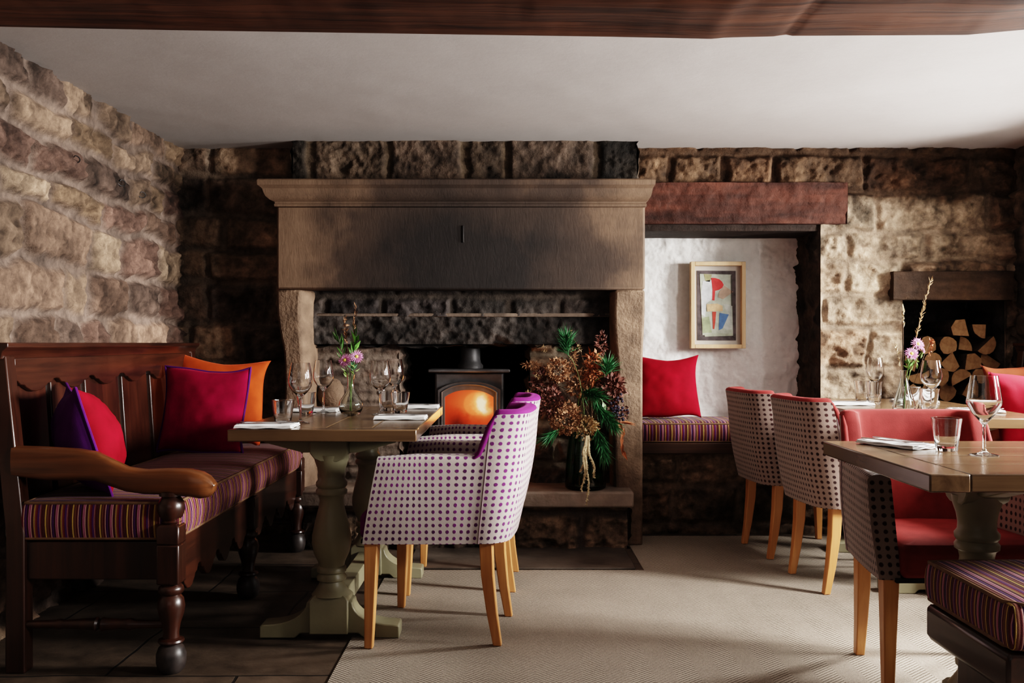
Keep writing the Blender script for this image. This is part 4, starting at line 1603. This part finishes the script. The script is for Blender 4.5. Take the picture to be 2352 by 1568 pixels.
def make_napkin(w, d):
    mb = MB()
    n, m = 14, 10
    layers = 3
    for L_ in range(layers):
        g = []
        for i in range(n + 1):
            row = []
            for j in range(m + 1):
                x, y = -w / 2 + w * i / n, -d / 2 + d * j / m
                z = .0015 + L_ * .0035 + .0012 * math.sin(i * .9 + L_) + .001 * math.cos(j * 1.3 + L_ * 2)
                row.append((x * (1 - .012 * L_), y * (1 - .02 * L_), max(.0004, z)))
            g.append(row)
        A = [[mb.vert(p) for p in r] for r in g]
        B = [[mb.vert((p[0], p[1], p[2] + .003)) for p in r] for r in g]
        for i in range(n):
            for j in range(m):
                mb.face((A[i][j], A[i][j + 1], A[i + 1][j + 1], A[i + 1][j]))
                mb.face((B[i][j], B[i + 1][j], B[i + 1][j + 1], B[i][j + 1]))
        for i in range(n):
            mb.face((A[i][0], A[i + 1][0], B[i + 1][0], B[i][0]))
            mb.face((A[i][m], B[i][m], B[i + 1][m], A[i + 1][m]))
        for j in range(m):
            mb.face((A[0][j], B[0][j], B[0][j + 1], A[0][j + 1]))
            mb.face((A[n][j], A[n][j + 1], B[n][j + 1], B[n][j]))
    return mb


def make_knife():
    mb = MB()
    mb.prism([(-.105, -.007), (-.02, -.0055), (-.015, -.004), (.0, -.008), (.075, -.009), (.105, .003), (.10, .007), (0, .006), (-.015, .004), (-.02, .0055), (-.105, .007)], 0, .003, 'xy')
    return mb


def make_fork():
    mb = MB()
    mb.prism([(-.10, -.007), (-.04, -.004), (.03, -.003), (.045, -.010), (.058, -.0115), (.058, .0115), (.045, .010), (.03, .003), (-.04, .004), (-.10, .007)], 0, .003, 'xy')
    for k in range(4):
        y = -.0098 + k * .0065
        mb.tube([(.056, y, .0015), (.075, y * .95, .003), (.10, y * .9, .0035)], [.0016, .0014, .0008], 6)
    return mb


KN = {}


def setting(where, x, y, rz, w=.20, d=.15, z=.7705, sp=.028, cut=True):
    for k, nm, mk, mt in (('n%.2f' % w, 'napkin', lambda: make_napkin(w, d), M['linen']), ('k', 'table_knife', make_knife, M['steel']), ('f', 'fork', make_fork, M['steel'])):
        if k not in KN:
            KN[k] = o = mk().build(nm, mt, bevel=.0006 if nm != 'napkin' else 0, angle=50)
        else:
            o = KN[k].copy()
            COL.objects.link(o)
        off = {'napkin': 0, 'table_knife': sp, 'fork': -sp}[nm]
        o.location = (x - off * math.sin(rz), y + off * math.cos(rz), z + (0 if nm == 'napkin' else .0150))
        o.rotation_euler = (0, 0, rz + (0 if nm == 'napkin' else R(6 if nm == 'fork' else -4)))
        lab = {'napkin': 'folded white linen napkin ', 'table_knife': 'steel knife lying on the napkin ', 'fork': 'steel fork lying on the napkin '}[nm] + where
        tag(o, lab, {'napkin': 'napkin', 'table_knife': 'knife', 'fork': 'fork'}[nm], {'napkin': 'napkins', 'table_knife': 'knives', 'fork': 'forks'}[nm])


setting('at the near left of the left table', -.872, 3.415, 0, .20, .15)
setting('at the far left of the left table', -.862, 4.22, 0, .20, .15)
setting('at the near right of the left table', -.440, 3.80, 0, .20, .15)
setting('at the far right of the left table', -.440, 4.44, R(0), .20, .15)
setting('at the far left of the far right table', 1.640, 4.66, R(0), .20, .15)
setting('at the near left of the far right table', 1.625, 4.00, R(-3), .20, .15)
setting('at the near right of the far right table', 2.02, 4.18, R(176), .20, .15)
setting('at the far right of the far right table', 2.04, 4.86, R(176), .20, .15)
setting('on the foreground right table', 1.120, 2.795, R(-64), .21, .10, sp=.018)


# vases ----------------------------------------------------------------------
def vase_mesh(outer, th=.0025, seg=40, floor=.008):
    mb = MB()
    inner = [(max(.001, r - th), z) for r, z in reversed(outer) if z > floor] + [(max(.001, outer[1][0] - .012), floor), (.001, floor)]
    rings = []
    for r, z in outer + inner:
        rings.append([mb.vert((r * math.cos(2 * PI * k / seg), r * math.sin(2 * PI * k / seg), z)) for k in range(seg)])
    mb.loft(rings)
    return mb


V1 = (-.664, 3.945, .7705)
o = vase_mesh([(.001, 0), (.022, 0), (.036, .008), (.047, .026), (.050, .044), (.046, .062), (.034, .080), (.021, .098), (.0145, .120), (.013, .145), (.0165, .168), (.018, .172)]).build('bud_vase', M['glass_vase'], angle=60)
o.location = V1
tag(o, 'round-bellied clear glass bud vase on the left table', 'vase')
V2 = (1.678, 4.10, .7705)
o = vase_mesh([(.001, 0), (.030, 0), (.041, .006), (.0465, .022), (.046, .038), (.037, .070), (.026, .105), (.017, .140), (.0135, .165), (.0165, .182), (.017, .184)]).build('bud_vase', M['glass_vase'], angle=60)
o.location = V2
tag(o, 'teardrop clear glass bud vase on the far right table', 'vase')


def bez(p0, p1, p2, n=10):
    p0, p1, p2 = Vector(p0), Vector(p1), Vector(p2)
    return [p0 * (1 - t) ** 2 + p1 * 2 * t * (1 - t) + p2 * t * t for t in (i / n for i in range(n + 1))]


def flower(label, base, head, nrm, r=.028, group='pink flowers in the bud vases'):
    base, head, nrm = Vector(base), Vector(head), Vector(nrm).normalized()
    t = thing('chrysanthemum', label, 'flower', base, 0, group)
    hd = head - base
    mb = MB()
    mb.tube(bez((0, 0, 0), (hd.x * .15, hd.y * .15, hd.z * .75), hd), .0016, 6)
    for k in range(5):
        p = Vector((0, 0, 0)).lerp(hd, .68 + .06 * k)
        mb.leaf(p, (rnd.uniform(-1, 1), rnd.uniform(-1, 1), .5), .010, .03, None)
    mb.build('stem', M['stem'], t)
    a = nrm.cross(Vector((0, 0, 1))).normalized()
    b = nrm.cross(a)
    mb = MB()
    for ring, (n_, l_, lift) in enumerate(((20, 1.0, .05), (18, .86, .25), (14, .62, .5))):
        for k in range(n_):
            q = 2 * PI * (k + ring * .4 + rnd.uniform(-.2, .2)) / n_
            d = (a * math.cos(q) + b * math.sin(q)) + nrm * (lift + rnd.uniform(-.1, .1))
            mb.leaf(hd + d * r * .12, d, r * .26, r * l_ * rnd.uniform(.9, 1.1), nrm, 0, .25)
    mb.build('petals', M['petal'], t)
    mb = MB()
    rings = []
    for rr, zz in ((.0005, .0), (.22, .05), (.26, .18), (.16, .30), (.002, .34)):
        rings.append([mb.vert(hd + (a * math.cos(2 * PI * k / 10) + b * math.sin(2 * PI * k / 10)) * rr * r + nrm * zz * r) for k in range(10)])
    mb.loft(rings)
    mb.build('flower_eye', M['petal_c'], t)
    return t


def sprig(name, label, cat, base, path, leaves, lm, lsz, sm=None, rad=.0012, group=None, spread=1.0, start=.45, mat2=None):
    """stem with leaves along its upper part"""
    base = Vector(base)
    t = thing(name, label, cat, base, 0, group)
    pts = bez(*[Vector(p) - base for p in path], 14)
    mb = MB()
    mb.tube(pts, [rad * (1 - .5 * i / 14) for i in range(15)], 6)
    mb.build('stem', sm or M['stem'], t)
    if leaves:
        mb = MB()
        for k in range(leaves):
            q = start + (1 - start) * (k + rnd.random()) / leaves
            i = min(13, int(q * 14))
            p = pts[i].lerp(pts[i + 1], q * 14 - i)
            tg = (pts[i + 1] - pts[i]).normalized()
            d = tg * rnd.uniform(.4, 1.0) + Vector((rnd.uniform(-1, 1), rnd.uniform(-1, 1), rnd.uniform(-.6, .8))) * spread
            mb.leaf(p, d, lsz[0] * rnd.uniform(.7, 1.3), lsz[1] * rnd.uniform(.6, 1.3))
        mb.build('leaves', lm, t)
    return t


def vz(V, dx, dy, z):
    return (V[0] + dx, V[1] + dy, z)


b1 = vz(V1, 0, 0, .785)
flower('left pink chrysanthemum in the bulb vase', vz(V1, .003, 0, .785), vz(V1, -.020, -.02, 1.000), (-.25, -.9, .25))
flower('right pink chrysanthemum in the bulb vase', vz(V1, -.003, .003, .785), vz(V1, .026, -.015, 1.014), (.2, -.9, .4))
sprig('leafy_sprig', 'broad green leaf sprig above the chrysanthemums in the bulb vase', 'foliage', vz(V1, 0, .006, .785), (vz(V1, 0, .006, .785), vz(V1, .005, .005, .95), vz(V1, .020, .01, 1.10)), 12, M['leaf'], (.018, .06), group='foliage in the bud vases', spread=.35, start=.72)
sprig('leafy_sprig', 'narrow green leaf sprig leaning left in the bulb vase', 'foliage', vz(V1, .004, -.003, .785), (vz(V1, .004, -.003, .785), vz(V1, -.005, .0, .95), vz(V1, -.055, .01, 1.09)), 16, M['leaf'], (.008, .05), group='foliage in the bud vases', spread=.4, start=.6)
sprig('leafy_sprig', 'small dark leaves under the flower heads of the bulb vase', 'foliage', vz(V1, -.004, -.004, .785), (vz(V1, -.004, -.004, .785), vz(V1, .0, -.004, .92), vz(V1, .01, -.01, 1.0)), 26, M['pine'], (.008, .028), group='foliage in the bud vases', spread=.9, start=.70)
sprig('dried_twig', 'dry brown twig rising highest from the bulb vase', 'twig', vz(V1, .002, .002, .785), (vz(V1, .002, .002, .785), vz(V1, .0, .0, 1.0), vz(V1, .018, .02, 1.22)), 26, M['drybrown'], (.004, .022), M['twig'], .0009, 'foliage in the bud vases', .5, .66)
sprig('dried_twig', 'dry seeded twig leaning left from the bulb vase', 'twig', vz(V1, -.002, .004, .785), (vz(V1, -.002, .004, .785), vz(V1, -.005, .0, 1.0), vz(V1, -.03, .02, 1.17)), 40, M['drybrown'], (.006, .02), M['twig'], .0009, 'foliage in the bud vases', .8, .70)

flower('lower pink chrysanthemum in the teardrop vase', vz(V2, .002, 0, .785), vz(V2, .020, -.03, 1.025), (-.1, -.9, .35))
flower('upper pink chrysanthemum in the teardrop vase', vz(V2, -.002, .003, .785), vz(V2, .055, -.01, 1.066), (.2, -.9, .35))
flower('small budding chrysanthemum on the right of the teardrop vase', vz(V2, 0, .005, .785), vz(V2, .083, .0, 1.040), (.8, -.5, .2), .014)
sprig('leafy_sprig', 'short bright green leaves at the neck of the teardrop vase', 'foliage', vz(V2, 0, -.004, .785), (vz(V2, 0, -.004, .785), vz(V2, .003, -.004, .92), vz(V2, .022, -.01, .995)), 14, M['leaf'], (.012, .035), group='foliage in the bud vases', spread=.6, start=.72)
sprig('dried_twig', 'tall feathery dry twig rising right from the teardrop vase', 'twig', vz(V2, .003, .004, .785), (vz(V2, .003, .004, .785), vz(V2, .03, .0, 1.05), vz(V2, .130, .03, 1.345)), 110, M['drytan'], (.003, .022), M['twig'], .0012, 'foliage in the bud vases', .35, .42)
sprig('dried_twig', 'thin upright catkin twig rising left from the teardrop vase', 'twig', vz(V2, -.003, .004, .785), (vz(V2, -.003, .004, .785), vz(V2, .0, .0, 1.0), vz(V2, .004, .02, 1.225)), 14, M['drycream'], (.008, .02), M['twig'], .0012, 'foliage in the bud vases', .3, .80)
sprig('dried_twig', 'dry white-budded twig leaning left from the teardrop vase', 'twig', vz(V2, -.002, -.003, .785), (vz(V2, -.002, -.003, .785), vz(V2, -.01, .0, .96), vz(V2, -.035, .0, 1.06)), 26, M['drycream'], (.007, .016), M['twig'], .001, 'foliage in the bud vases', .8, .60)
sprig('dried_twig', 'curling rust-brown fern frond in the teardrop vase', 'twig', vz(V2, .004, .0, .785), (vz(V2, .004, 0, .785), vz(V2, .16, .02, 1.22), vz(V2, .118, .02, 1.02)), 60, M['rust'], (.005, .014), M['twig'], .001, 'foliage in the bud vases', .8, .55)

# big bouquet ----------------------------------------------------------------
BV = Vector((.385, 5.02, .310))
gv = vase_mesh([(.001, 0), (.098, 0), (.107, .010), (.108, .03), (.104, .12), (.094, .22), (.084, .29), (.086, .305)], .004, 48, .014).build('flower_vase', M['glass_green'], angle=60)
gv.location = BV
tag(gv, 'large bottle-green glass vase on the hearth slab holding dried flowers', 'vase')
BG = 'dried flower stems in the green vase'


def bq(px, py, Y=5.0):
    return PX(px, py, Y)


def stem_thing(name, label, cat, head_px, Y, build, mats, rad=.0022, sm='twig', ctrl=None):
    a = rnd.uniform(0, 2 * PI)
    base = BV + Vector((.05 * math.cos(a), .05 * math.sin(a), .02))
    head = bq(head_px[0], head_px[1], Y)
    t = thing(name, label, cat, base, 0, BG)
    h = head - base
    neck = Vector((BV.x + .045 * math.cos(a + 2.6), BV.y + .045 * math.sin(a + 2.6), .62)) - base
    c = Vector((neck.x * 1.0 + (h.x - neck.x) * .2, neck.y + (h.y - neck.y) * .3, max(neck.z + .05, neck.z * .4 + h.z * .75)))
    pts = bez((0, 0, 0), neck * .5, neck, 6)[:-1] + bez(neck, c, h, 9)
    mb = MB()
    mb.tube(pts, [rad * (1 - .45 * i / len(pts)) for i in range(len(pts))], 6)
    mb.build('stem', M[sm], t)
    for nm, mt, fn in build:
        mb = MB()
        fn(mb, h, pts)
        mb.build(nm, M[mt], t)
    return t


def cluster(n, rx, ry, rz, w, l, shell=.5, down=0):
    def fn(mb, h, pts):
        for _ in range(n):
            while True:
                q = Vector((rnd.uniform(-1, 1), rnd.uniform(-1, 1), rnd.uniform(-1, 1)))
                if shell < q.length < 1:
                    break
            p = h + Vector((q.x * rx, q.y * ry, q.z * rz))
            d = q.normalized() + Vector((rnd.uniform(-.8, .8), rnd.uniform(-.8, .8), rnd.uniform(-.8, .8) - down))
            mb.leaf(p, d, w * rnd.uniform(.6, 1.3), l * rnd.uniform(.6, 1.3))
    return fn


def needles(n, direction, length, spreadv, w=.0022, nl=.085, droop=.3):
    D = Vector(direction).normalized()
    def fn(mb, h, pts):
        ax = [h + D * length * t / 10 + Vector((0, 0, -droop * length * (t / 10) ** 2)) for t in range(11)]
        mb.tube(ax, .003, 5)
        for _ in range(n):
            t = rnd.random() * 9.99
            p = ax[int(t)].lerp(ax[int(t) + 1], t % 1)
            d = D * .9 + Vector((rnd.uniform(-1, 1), rnd.uniform(-1, 1), rnd.uniform(-1, .6))) * spreadv
            d.z -= droop * .6
            mb.leaf(p, d, w * 2, nl * rnd.uniform(.6, 1.2), None, 0, .1)
    return fn


def balls(n, rx, rz, r):
    def fn(mb, h, pts):
        for _ in range(n):
            p = h + Vector((rnd.gauss(0, rx * .5), rnd.gauss(0, rx * .4), rnd.gauss(0, rz * .5)))
            q = r * rnd.uniform(.7, 1.2)
            rings = []
            for zz, rr in ((-.98, .1), (-.55, .83), (0, 1), (.55, .83), (.98, .1)):
                rings.append([mb.vert(p + Vector((q * rr * math.cos(2 * PI * k / 7), q * rr * math.sin(2 * PI * k / 7), q * zz))) for k in range(7)])
            mb.loft(rings)
    return fn


def hang(paths):
    def fn(mb, h, pts):
        for (dx, dz, L_) in paths:
            n = 16
            path = [h + Vector((dx * t / n + .006 * math.sin(t * .7), -.03 * math.sin(PI * t / n) , .02 * math.sin(min(1, t / 4) * PI) - L_ * max(0, t - 2) / (n - 2))) for t in range(n + 1)]
            mb.tube(path, [.0065 * (.8 + .35 * rnd.random()) * (1 - .75 * (t / n) ** 2) for t in range(n + 1)], 7)
            for t in range(n * 9):
                q = t / 9
                i = min(n - 1, int(q))
                p = path[i].lerp(path[i + 1], q - i)
                mb.leaf(p, (rnd.uniform(-1, 1), rnd.uniform(-1, 1), -.6), .006, .012)
    return fn


for px, py, lab, d, n, L_ in ((1335, 900, 'dark green pine sprig at the centre of the bouquet', (.3, -.5, .1), 150, .10), (1362, 925, 'bright green pine tuft drooping right of the bouquet centre', (.45, -.5, -.3), 200, .11),
                              (1372, 985, 'lowest green pine tuft just above the vase rim', (.15, -.5, -.5), 170, .09), (1305, 815, 'upright green pine sprig at the top left of the bouquet', (-.1, -.1, 1), 110, .09),
                              (1285, 985, 'small green pine tip low on the left of the bouquet', (-.6, -.4, -.2), 60, .05), (1392, 862, 'short green pine sprig at the right of the bouquet', (.1, -.2, .9), 60, .06)):
    stem_thing('pine_sprig', lab, 'pine sprig', (px, py), 4.95, [('needles', 'pine', needles(int(n * 1.7), d, L_ * 1.35, .6))], None, sm='stem')
for px, py, lab, mt, r, n in ((1300, 960, 'large brown dried hydrangea head low on the left', 'drybrown', .085, 640), (1345, 985, 'tan dried hydrangea head above the vase rim', 'drytan', .066, 480),
                              (1262, 925, 'dark brown dried hydrangea head at the far left', 'darkred', .075, 420), (1282, 850, 'brown dried hydrangea head on the upper left', 'drybrown', .062, 330)):
    stem_thing('hydrangea', lab, 'dried flower', (px, py), 4.97, [('flower_head', mt, cluster(int(n * 1.7), r, r * .8, r, .012, .016, .5))], None)
stem_thing('amaranth', 'cream hanging amaranth tassels trailing over the vase front', 'dried flower', (1345, 1010), 4.88, [('tassels', 'drycream', hang([(-.015, 0, .26), (.0, 0, .20), (.012, 0, .33), (.05, 0, .19), (-.02, 0, .16)]))], None)
stem_thing('rust_foliage', 'rust-orange dried leaf spray at the top right of the bouquet', 'dried leaves', (1362, 845), 4.99, [('leaves', 'rust', cluster(170, .042, .035, .085, .016, .034, .1))], None)
stem_thing('rust_foliage', 'dark pointed rust plume standing highest on the right', 'dried leaves', (1382, 790), 5.02, [('leaves', 'darkred', cluster(120, .022, .02, .06, .010, .026, 0))], None)
stem_thing('dark_foliage', 'deep red-brown foliage clump on the right of the bouquet', 'dried leaves', (1405, 890), 4.99, [('leaves', 'darkred', cluster(330, .065, .05, .06, .018, .034, .2))], None)
stem_thing('dark_foliage', 'shadowy brown foliage behind the left hydrangeas', 'dried leaves', (1250, 880), 5.03, [('leaves', 'darkred', cluster(260, .06, .04, .07, .018, .032, .1))], None)
stem_thing('dark_foliage', 'brown seedy foliage at the heart of the bouquet', 'dried leaves', (1330, 880), 5.02, [('leaves', 'drybrown', cluster(330, .07, .05, .07, .014, .026, .1))], None)
stem_thing('berry_spray', 'cluster of near-black berries on the right of the bouquet', 'berries', (1418, 945), 4.96, [('berries', 'berry', balls(70, .055, .07, .0075)), ('leaves', 'darkred', cluster(80, .06, .04, .06, .012, .022, .1))], None)
for px, py, lab in ((1432, 1010, 'curled copper leaf strip hanging lowest on the right'), (1452, 975, 'copper leaf pointing out furthest right')):
    hz = px > 1440
    stem_thing('copper_leaf', lab, 'dried leaves', (px - (30 if hz else 6), py - (5 if hz else 45)), 4.93,
               [('leaves', 'rust', (lambda mb, h, pts: [mb.leaf(h, (1, -.1, -.12), .018, .085, (0, -.3, 1))] if False else [mb.leaf(h + Vector((0, 0, .004 * k)), (1, -.1, -.15 + .05 * k), .016, .09, (0, -.5, 1)) for k in range(2)]) if hz else
                 (lambda mb, h, pts: [mb.leaf(h + Vector((rnd.uniform(-.02, .02), 0, -.035 * k)), (rnd.uniform(-.3, .6), -.2, -1), .022, .075, (rnd.uniform(-1, 1), -1, 0)) for k in range(5)]))], None)
stem_thing('grey_leaf', 'pale green oval leaf on the right of the bouquet', 'foliage', (1384, 922), 4.92, [('leaves', 'greyleaf', lambda mb, h, pts: [mb.leaf(h, (.35, -.2, -1), .022, .05, (.2, -1, .2)), mb.leaf(h, (-.2, -.2, .9), .02, .045, (0, -1, .2))])], None, sm='stem')
for px, py, lab in ((1308, 768, 'thin dry grass stalk standing tallest in the bouquet'), (1250, 800, 'dry umbel seedhead at the upper left of the bouquet'), (1236, 862, 'pale dry stalk reaching left at mid height'),
                    (1212, 905, 'pale dry stalk reaching furthest left'), (1330, 800, 'dry brown grass blade at the top of the bouquet')):
    stem_thing('dry_grass', lab, 'dried grass', (px, py), 4.97, [('seed_head', 'drytan', cluster(26, .010, .010, .016, .003, .014, 0))], None, .0013)
for px, py, lab in ((1222, 838, 'brown bristly foxtail pointing left from the bouquet'), (1318, 822, 'brown bristly foxtail upright near the bouquet top')):
    stem_thing('foxtail_grass', lab, 'dried grass', (px, py), 4.98, [('seed_head', 'drybrown', cluster(130, .012 if px > 1300 else .05, .012, .05 if px > 1300 else .012, .003, .02, 0))], None, .0015)

# ------------------------------------------------------------------ picture
pf = thing('framed_picture', 'pale wood box frame with abstract red and blue painting on niche wall', 'picture', PX(1646, 701, 5.735))
# outer .327 x .515
W2, H2 = .163, .258
mb = MB()
fw, dp = .024, .05
for lo, hi in (((-W2, -dp, -H2), (-W2 + fw, .0, H2)), ((W2 - fw, -dp, -H2), (W2, .0, H2)), ((-W2 + fw, -dp, H2 - fw), (W2 - fw, .0, H2)), ((-W2 + fw, -dp, -H2), (W2 - fw, .0, -H2 + fw))):
    mb.box(lo, hi)
mb.build('frame', M['frame'], pf, .0025)
mb = MB()
mb.box((-W2 + fw, -.012, -H2 + fw), (W2 - fw, -.004, H2 - fw))
mb.build('mount', M['mount'], pf)


def paint(nm, c, v=.25):
    return simple('paint_' + nm, c, .7, .3, 0, v, 22, .2)


def flatpoly(pts, y, th=.002):
    mb = MB()
    mb.prism(pts, y - th, y, 'xz')
    return mb


# panel coordinates follow the crop of the picture: 1560..1730 x 580..820 at 6.535 px
def ap(x, y):
    return ((x / 6.535 + 1560 - 1646) * 5.715 / F, -(y / 6.535 + 580 - 701) * 5.715 / F)


pm = flatpoly([ap(255, 270), ap(840, 275), ap(845, 1320), ap(262, 1318)], -.013).build('canvas', paint('edge', (.075, .062, .065), .5), pf)
for nm, col, pts, d in (
        ('pale_field', (.36, .39, .33), [(300, 320), (775, 330), (800, 1240), (340, 1240)], 0),
        ('white_patch', (.52, .55, .57), [(345, 430), (480, 410), (490, 700), (400, 760), (380, 960), (325, 930), (320, 600)], 1),
        ('green_patch', (.25, .29, .18), [(330, 980), (440, 960), (480, 1200), (345, 1210)], 1),
        ('ochre_patch', (.25, .24, .13), [(360, 320), (480, 330), (450, 440), (385, 430)], 1),
        ('right_patch', (.40, .43, .40), [(650, 770), (780, 790), (790, 1150), (700, 1160), (640, 1120), (720, 930)], 1),
        ('red_arc', (.50, .045, .045), [(470, 380), (530, 382), (590, 400), (635, 440), (658, 485), (640, 525), (590, 560), (530, 575), (520, 720), (485, 715), (492, 560)], 2),
        ('tan_fan', (.36, .26, .20), [(590, 590), (670, 500), (800, 590), (650, 700), (570, 670)], 2),
        ('tan_label', (.52, .37, .22), [(400, 775), (560, 765), (640, 800), (645, 880), (410, 885)], 3),
        ('red_tail', (.38, .05, .035), [(488, 888), (545, 888), (535, 1010), (518, 1150), (498, 1145)], 2),
        ('blue_wedge', (.075, .15, .30), [(595, 905), (735, 930), (640, 1140), (585, 1165)], 2),
        ('lower_stripe', (.33, .36, .28), [(370, 1215), (795, 1215), (800, 1250), (375, 1262)], 1),
        ('dark_line', (.07, .07, .06), [(765, 340), (778, 340), (790, 800), (772, 800)], 2)):
    flatpoly([ap(*p) for p in pts], -.0155 - .001 * d).build(nm, paint(nm, col), pm, smooth=False)

# wall hooks ------------------------------------------------------------------
for k, (px, py, lab) in enumerate(((170, 367, 'small iron hook on the left stone wall, nearest the camera'), (276, 421, 'small iron hook on the left stone wall, middle one'), (322, 448, 'small iron ring hook on the left stone wall, farthest back'))):
    Y = 1.835 * F / (CX - px)
    z = H + (CY - py) * Y / F
    mb = MB()
    mb.tube([(-.03, 0, .012), (.0, 0, .012)] + [(.004 + .014 * math.sin(a), .004 * k + .016 * math.sin(a * .8), .004 + .014 * math.cos(a)) for a in (q * .35 for q in range(0, 14))], .0026, 7)
    o = mb.build('wall_hook', M['hook'])
    o.location = (-1.835, Y, z)
    tag(o, lab, 'hook', 'iron hooks on the left wall')

# firewood ---------------------------------------------------------------------
def make_log(kind, seed):
    rg = random.Random(seed)
    pts = []
    r = .063
    if kind == 0:      # quarter split
        pts = [(0, 0)] + [(1.25 * r * math.cos(a), 1.25 * r * math.sin(a)) for a in (PI / 2 * k / 7 for k in range(8))]
        pts = [(x - .5 * r, y - .5 * r) for x, y in pts]
    elif kind == 1:    # half round
        pts = [(r * math.cos(a), r * math.sin(a) - .35 * r) for a in (PI * k / 10 for k in range(11))]
    elif kind == 2:    # wedge
        pts = [(-.8 * r, -.55 * r), (.75 * r, -.7 * r), (.95 * r, .1 * r), (.5 * r, .75 * r), (-.2 * r, .8 * r)]
    else:              # near round
        pts = [(.82 * r * math.cos(a) * (1 + .08 * math.sin(3 * a)), .82 * r * math.sin(a)) for a in (2 * PI * k / 12 for k in range(12))]
    a = rg.uniform(0, 2 * PI)
    pts = [((x * math.cos(a) - y * math.sin(a)) * .97 + rg.uniform(-.002, .002), x * math.sin(a) + y * math.cos(a) + rg.uniform(-.002, .002)) for x, y in pts]
    if sum(x0 * y1 - x1 * y0 for (x0, y0), (x1, y1) in zip(pts, pts[1:] + pts[:1])) < 0:
        pts.reverse()
    A = MB()
    n = len(pts)
    rings = []
    for y in (0, .08, .17, .26, .33):
        rings.append([A.vert((x * (1 + rg.uniform(-.02, .02)), y, z * (1 + rg.uniform(-.02, .02)))) for x, z in pts])
    A.loft(rings, False)
    A.face(rings[-1])
    B = MB()
    B.prism(pts, -.001, .004, 'xz')
    return A, B


rows = [(.607, 5, 0), (.697, 5, .05), (.787, 5, 0), (.877, 5, .05), (.967, 5, .01), (1.055, 4, .10), (1.14, 2, .27)]
ordn = ['first', 'second', 'third', 'fourth', 'fifth']
rown = ['bottom row', 'second row up', 'third row up', 'fourth row up', 'fifth row up', 'sixth row up', 'top row']
for ri, (z, n, off) in enumerate(rows):
    for k in range(n):
        x = 2.262 + off + k * (.109 if n > 2 else .12)
        if x > 2.73:
            continue
        A, B = make_log((ri * 3 + k * 2 + (k * ri) % 3) % 4, ri * 10 + k)
        lg = A.build('log', M['bark'], angle=30)
        lg.location = (x, 5.43 + rnd.uniform(-.03, .03), z + rnd.uniform(-.006, .006))
        tag(lg, 'split firewood log, %s from the left in the %s of the alcove' % (ordn[k], rown[ri]), 'log', 'firewood stacked in the alcove')
        B.build('cut_end', M['logend'], lg)

# ------------------------------------------------------------------ light
def area(name, loc, size, power, col, target, spread=180):
    l = bpy.data.lights.new(name, 'AREA')
    l.shape = 'RECTANGLE'
    l.size, l.size_y = size
    l.energy = power
    l.color = col
    l.spread = R(spread)
    o = bpy.data.objects.new(name, l)
    COL.objects.link(o)
    o.location = loc
    d = Vector(target) - Vector(loc)
    o.rotation_euler = d.to_track_quat('-Z', 'Y').to_euler()
    return o


area('window_daylight', (XR + .34, 3.0, 1.50), (.42, .70), 230, (1.0, .965, .93), (0.3, 3.1, .45), 150)
area('window_daylight', (XR + .34, 4.35, 1.50), (.36, .70), 185, (1.0, .965, .93), (0.3, 4.3, .55), 150)
area('window_daylight', (XR + .34, 1.70, 1.50), (.36, .70), 105, (1.0, .965, .93), (0.6, 2.1, .45), 150)
area('camera_fill', (-.6, -.9, 1.7), (2.6, 1.5), 6.5, (1.0, .93, .88), (-.2, 4.5, 1.1))  # unseen fill lamp added behind the camera
pl = bpy.data.lights.new('fire_light', 'POINT')
pl.energy = 1.6
pl.color = (1, .36, .10)
pl.shadow_soft_size = .08
po = bpy.data.objects.new('fire_light', pl)
COL.objects.link(po)
po.location = (SX + .03, SY - .09, .73)

w = bpy.data.worlds.new('World')
SC.world = w
w.use_nodes = True
bg = w.node_tree.nodes['Background']
bg.inputs[0].default_value = (.75, .72, .72, 1)
bg.inputs[1].default_value = .04

# ------------------------------------------------------------------ camera
cam = bpy.data.cameras.new('Camera')
cam.sensor_width = 36
cam.lens = 36 * F / 2352
cam.shift_y = (CY - 784) / 2352
cam.clip_start = .05
co = bpy.data.objects.new('Camera', cam)
COL.objects.link(co)
co.location = (0, 0, H)
co.rotation_euler = (PI / 2, 0, 0)
SC.camera = co
SC.view_settings.view_transform = 'Filmic'
SC.view_settings.look = 'High Contrast'
SC.view_settings.exposure = -.15
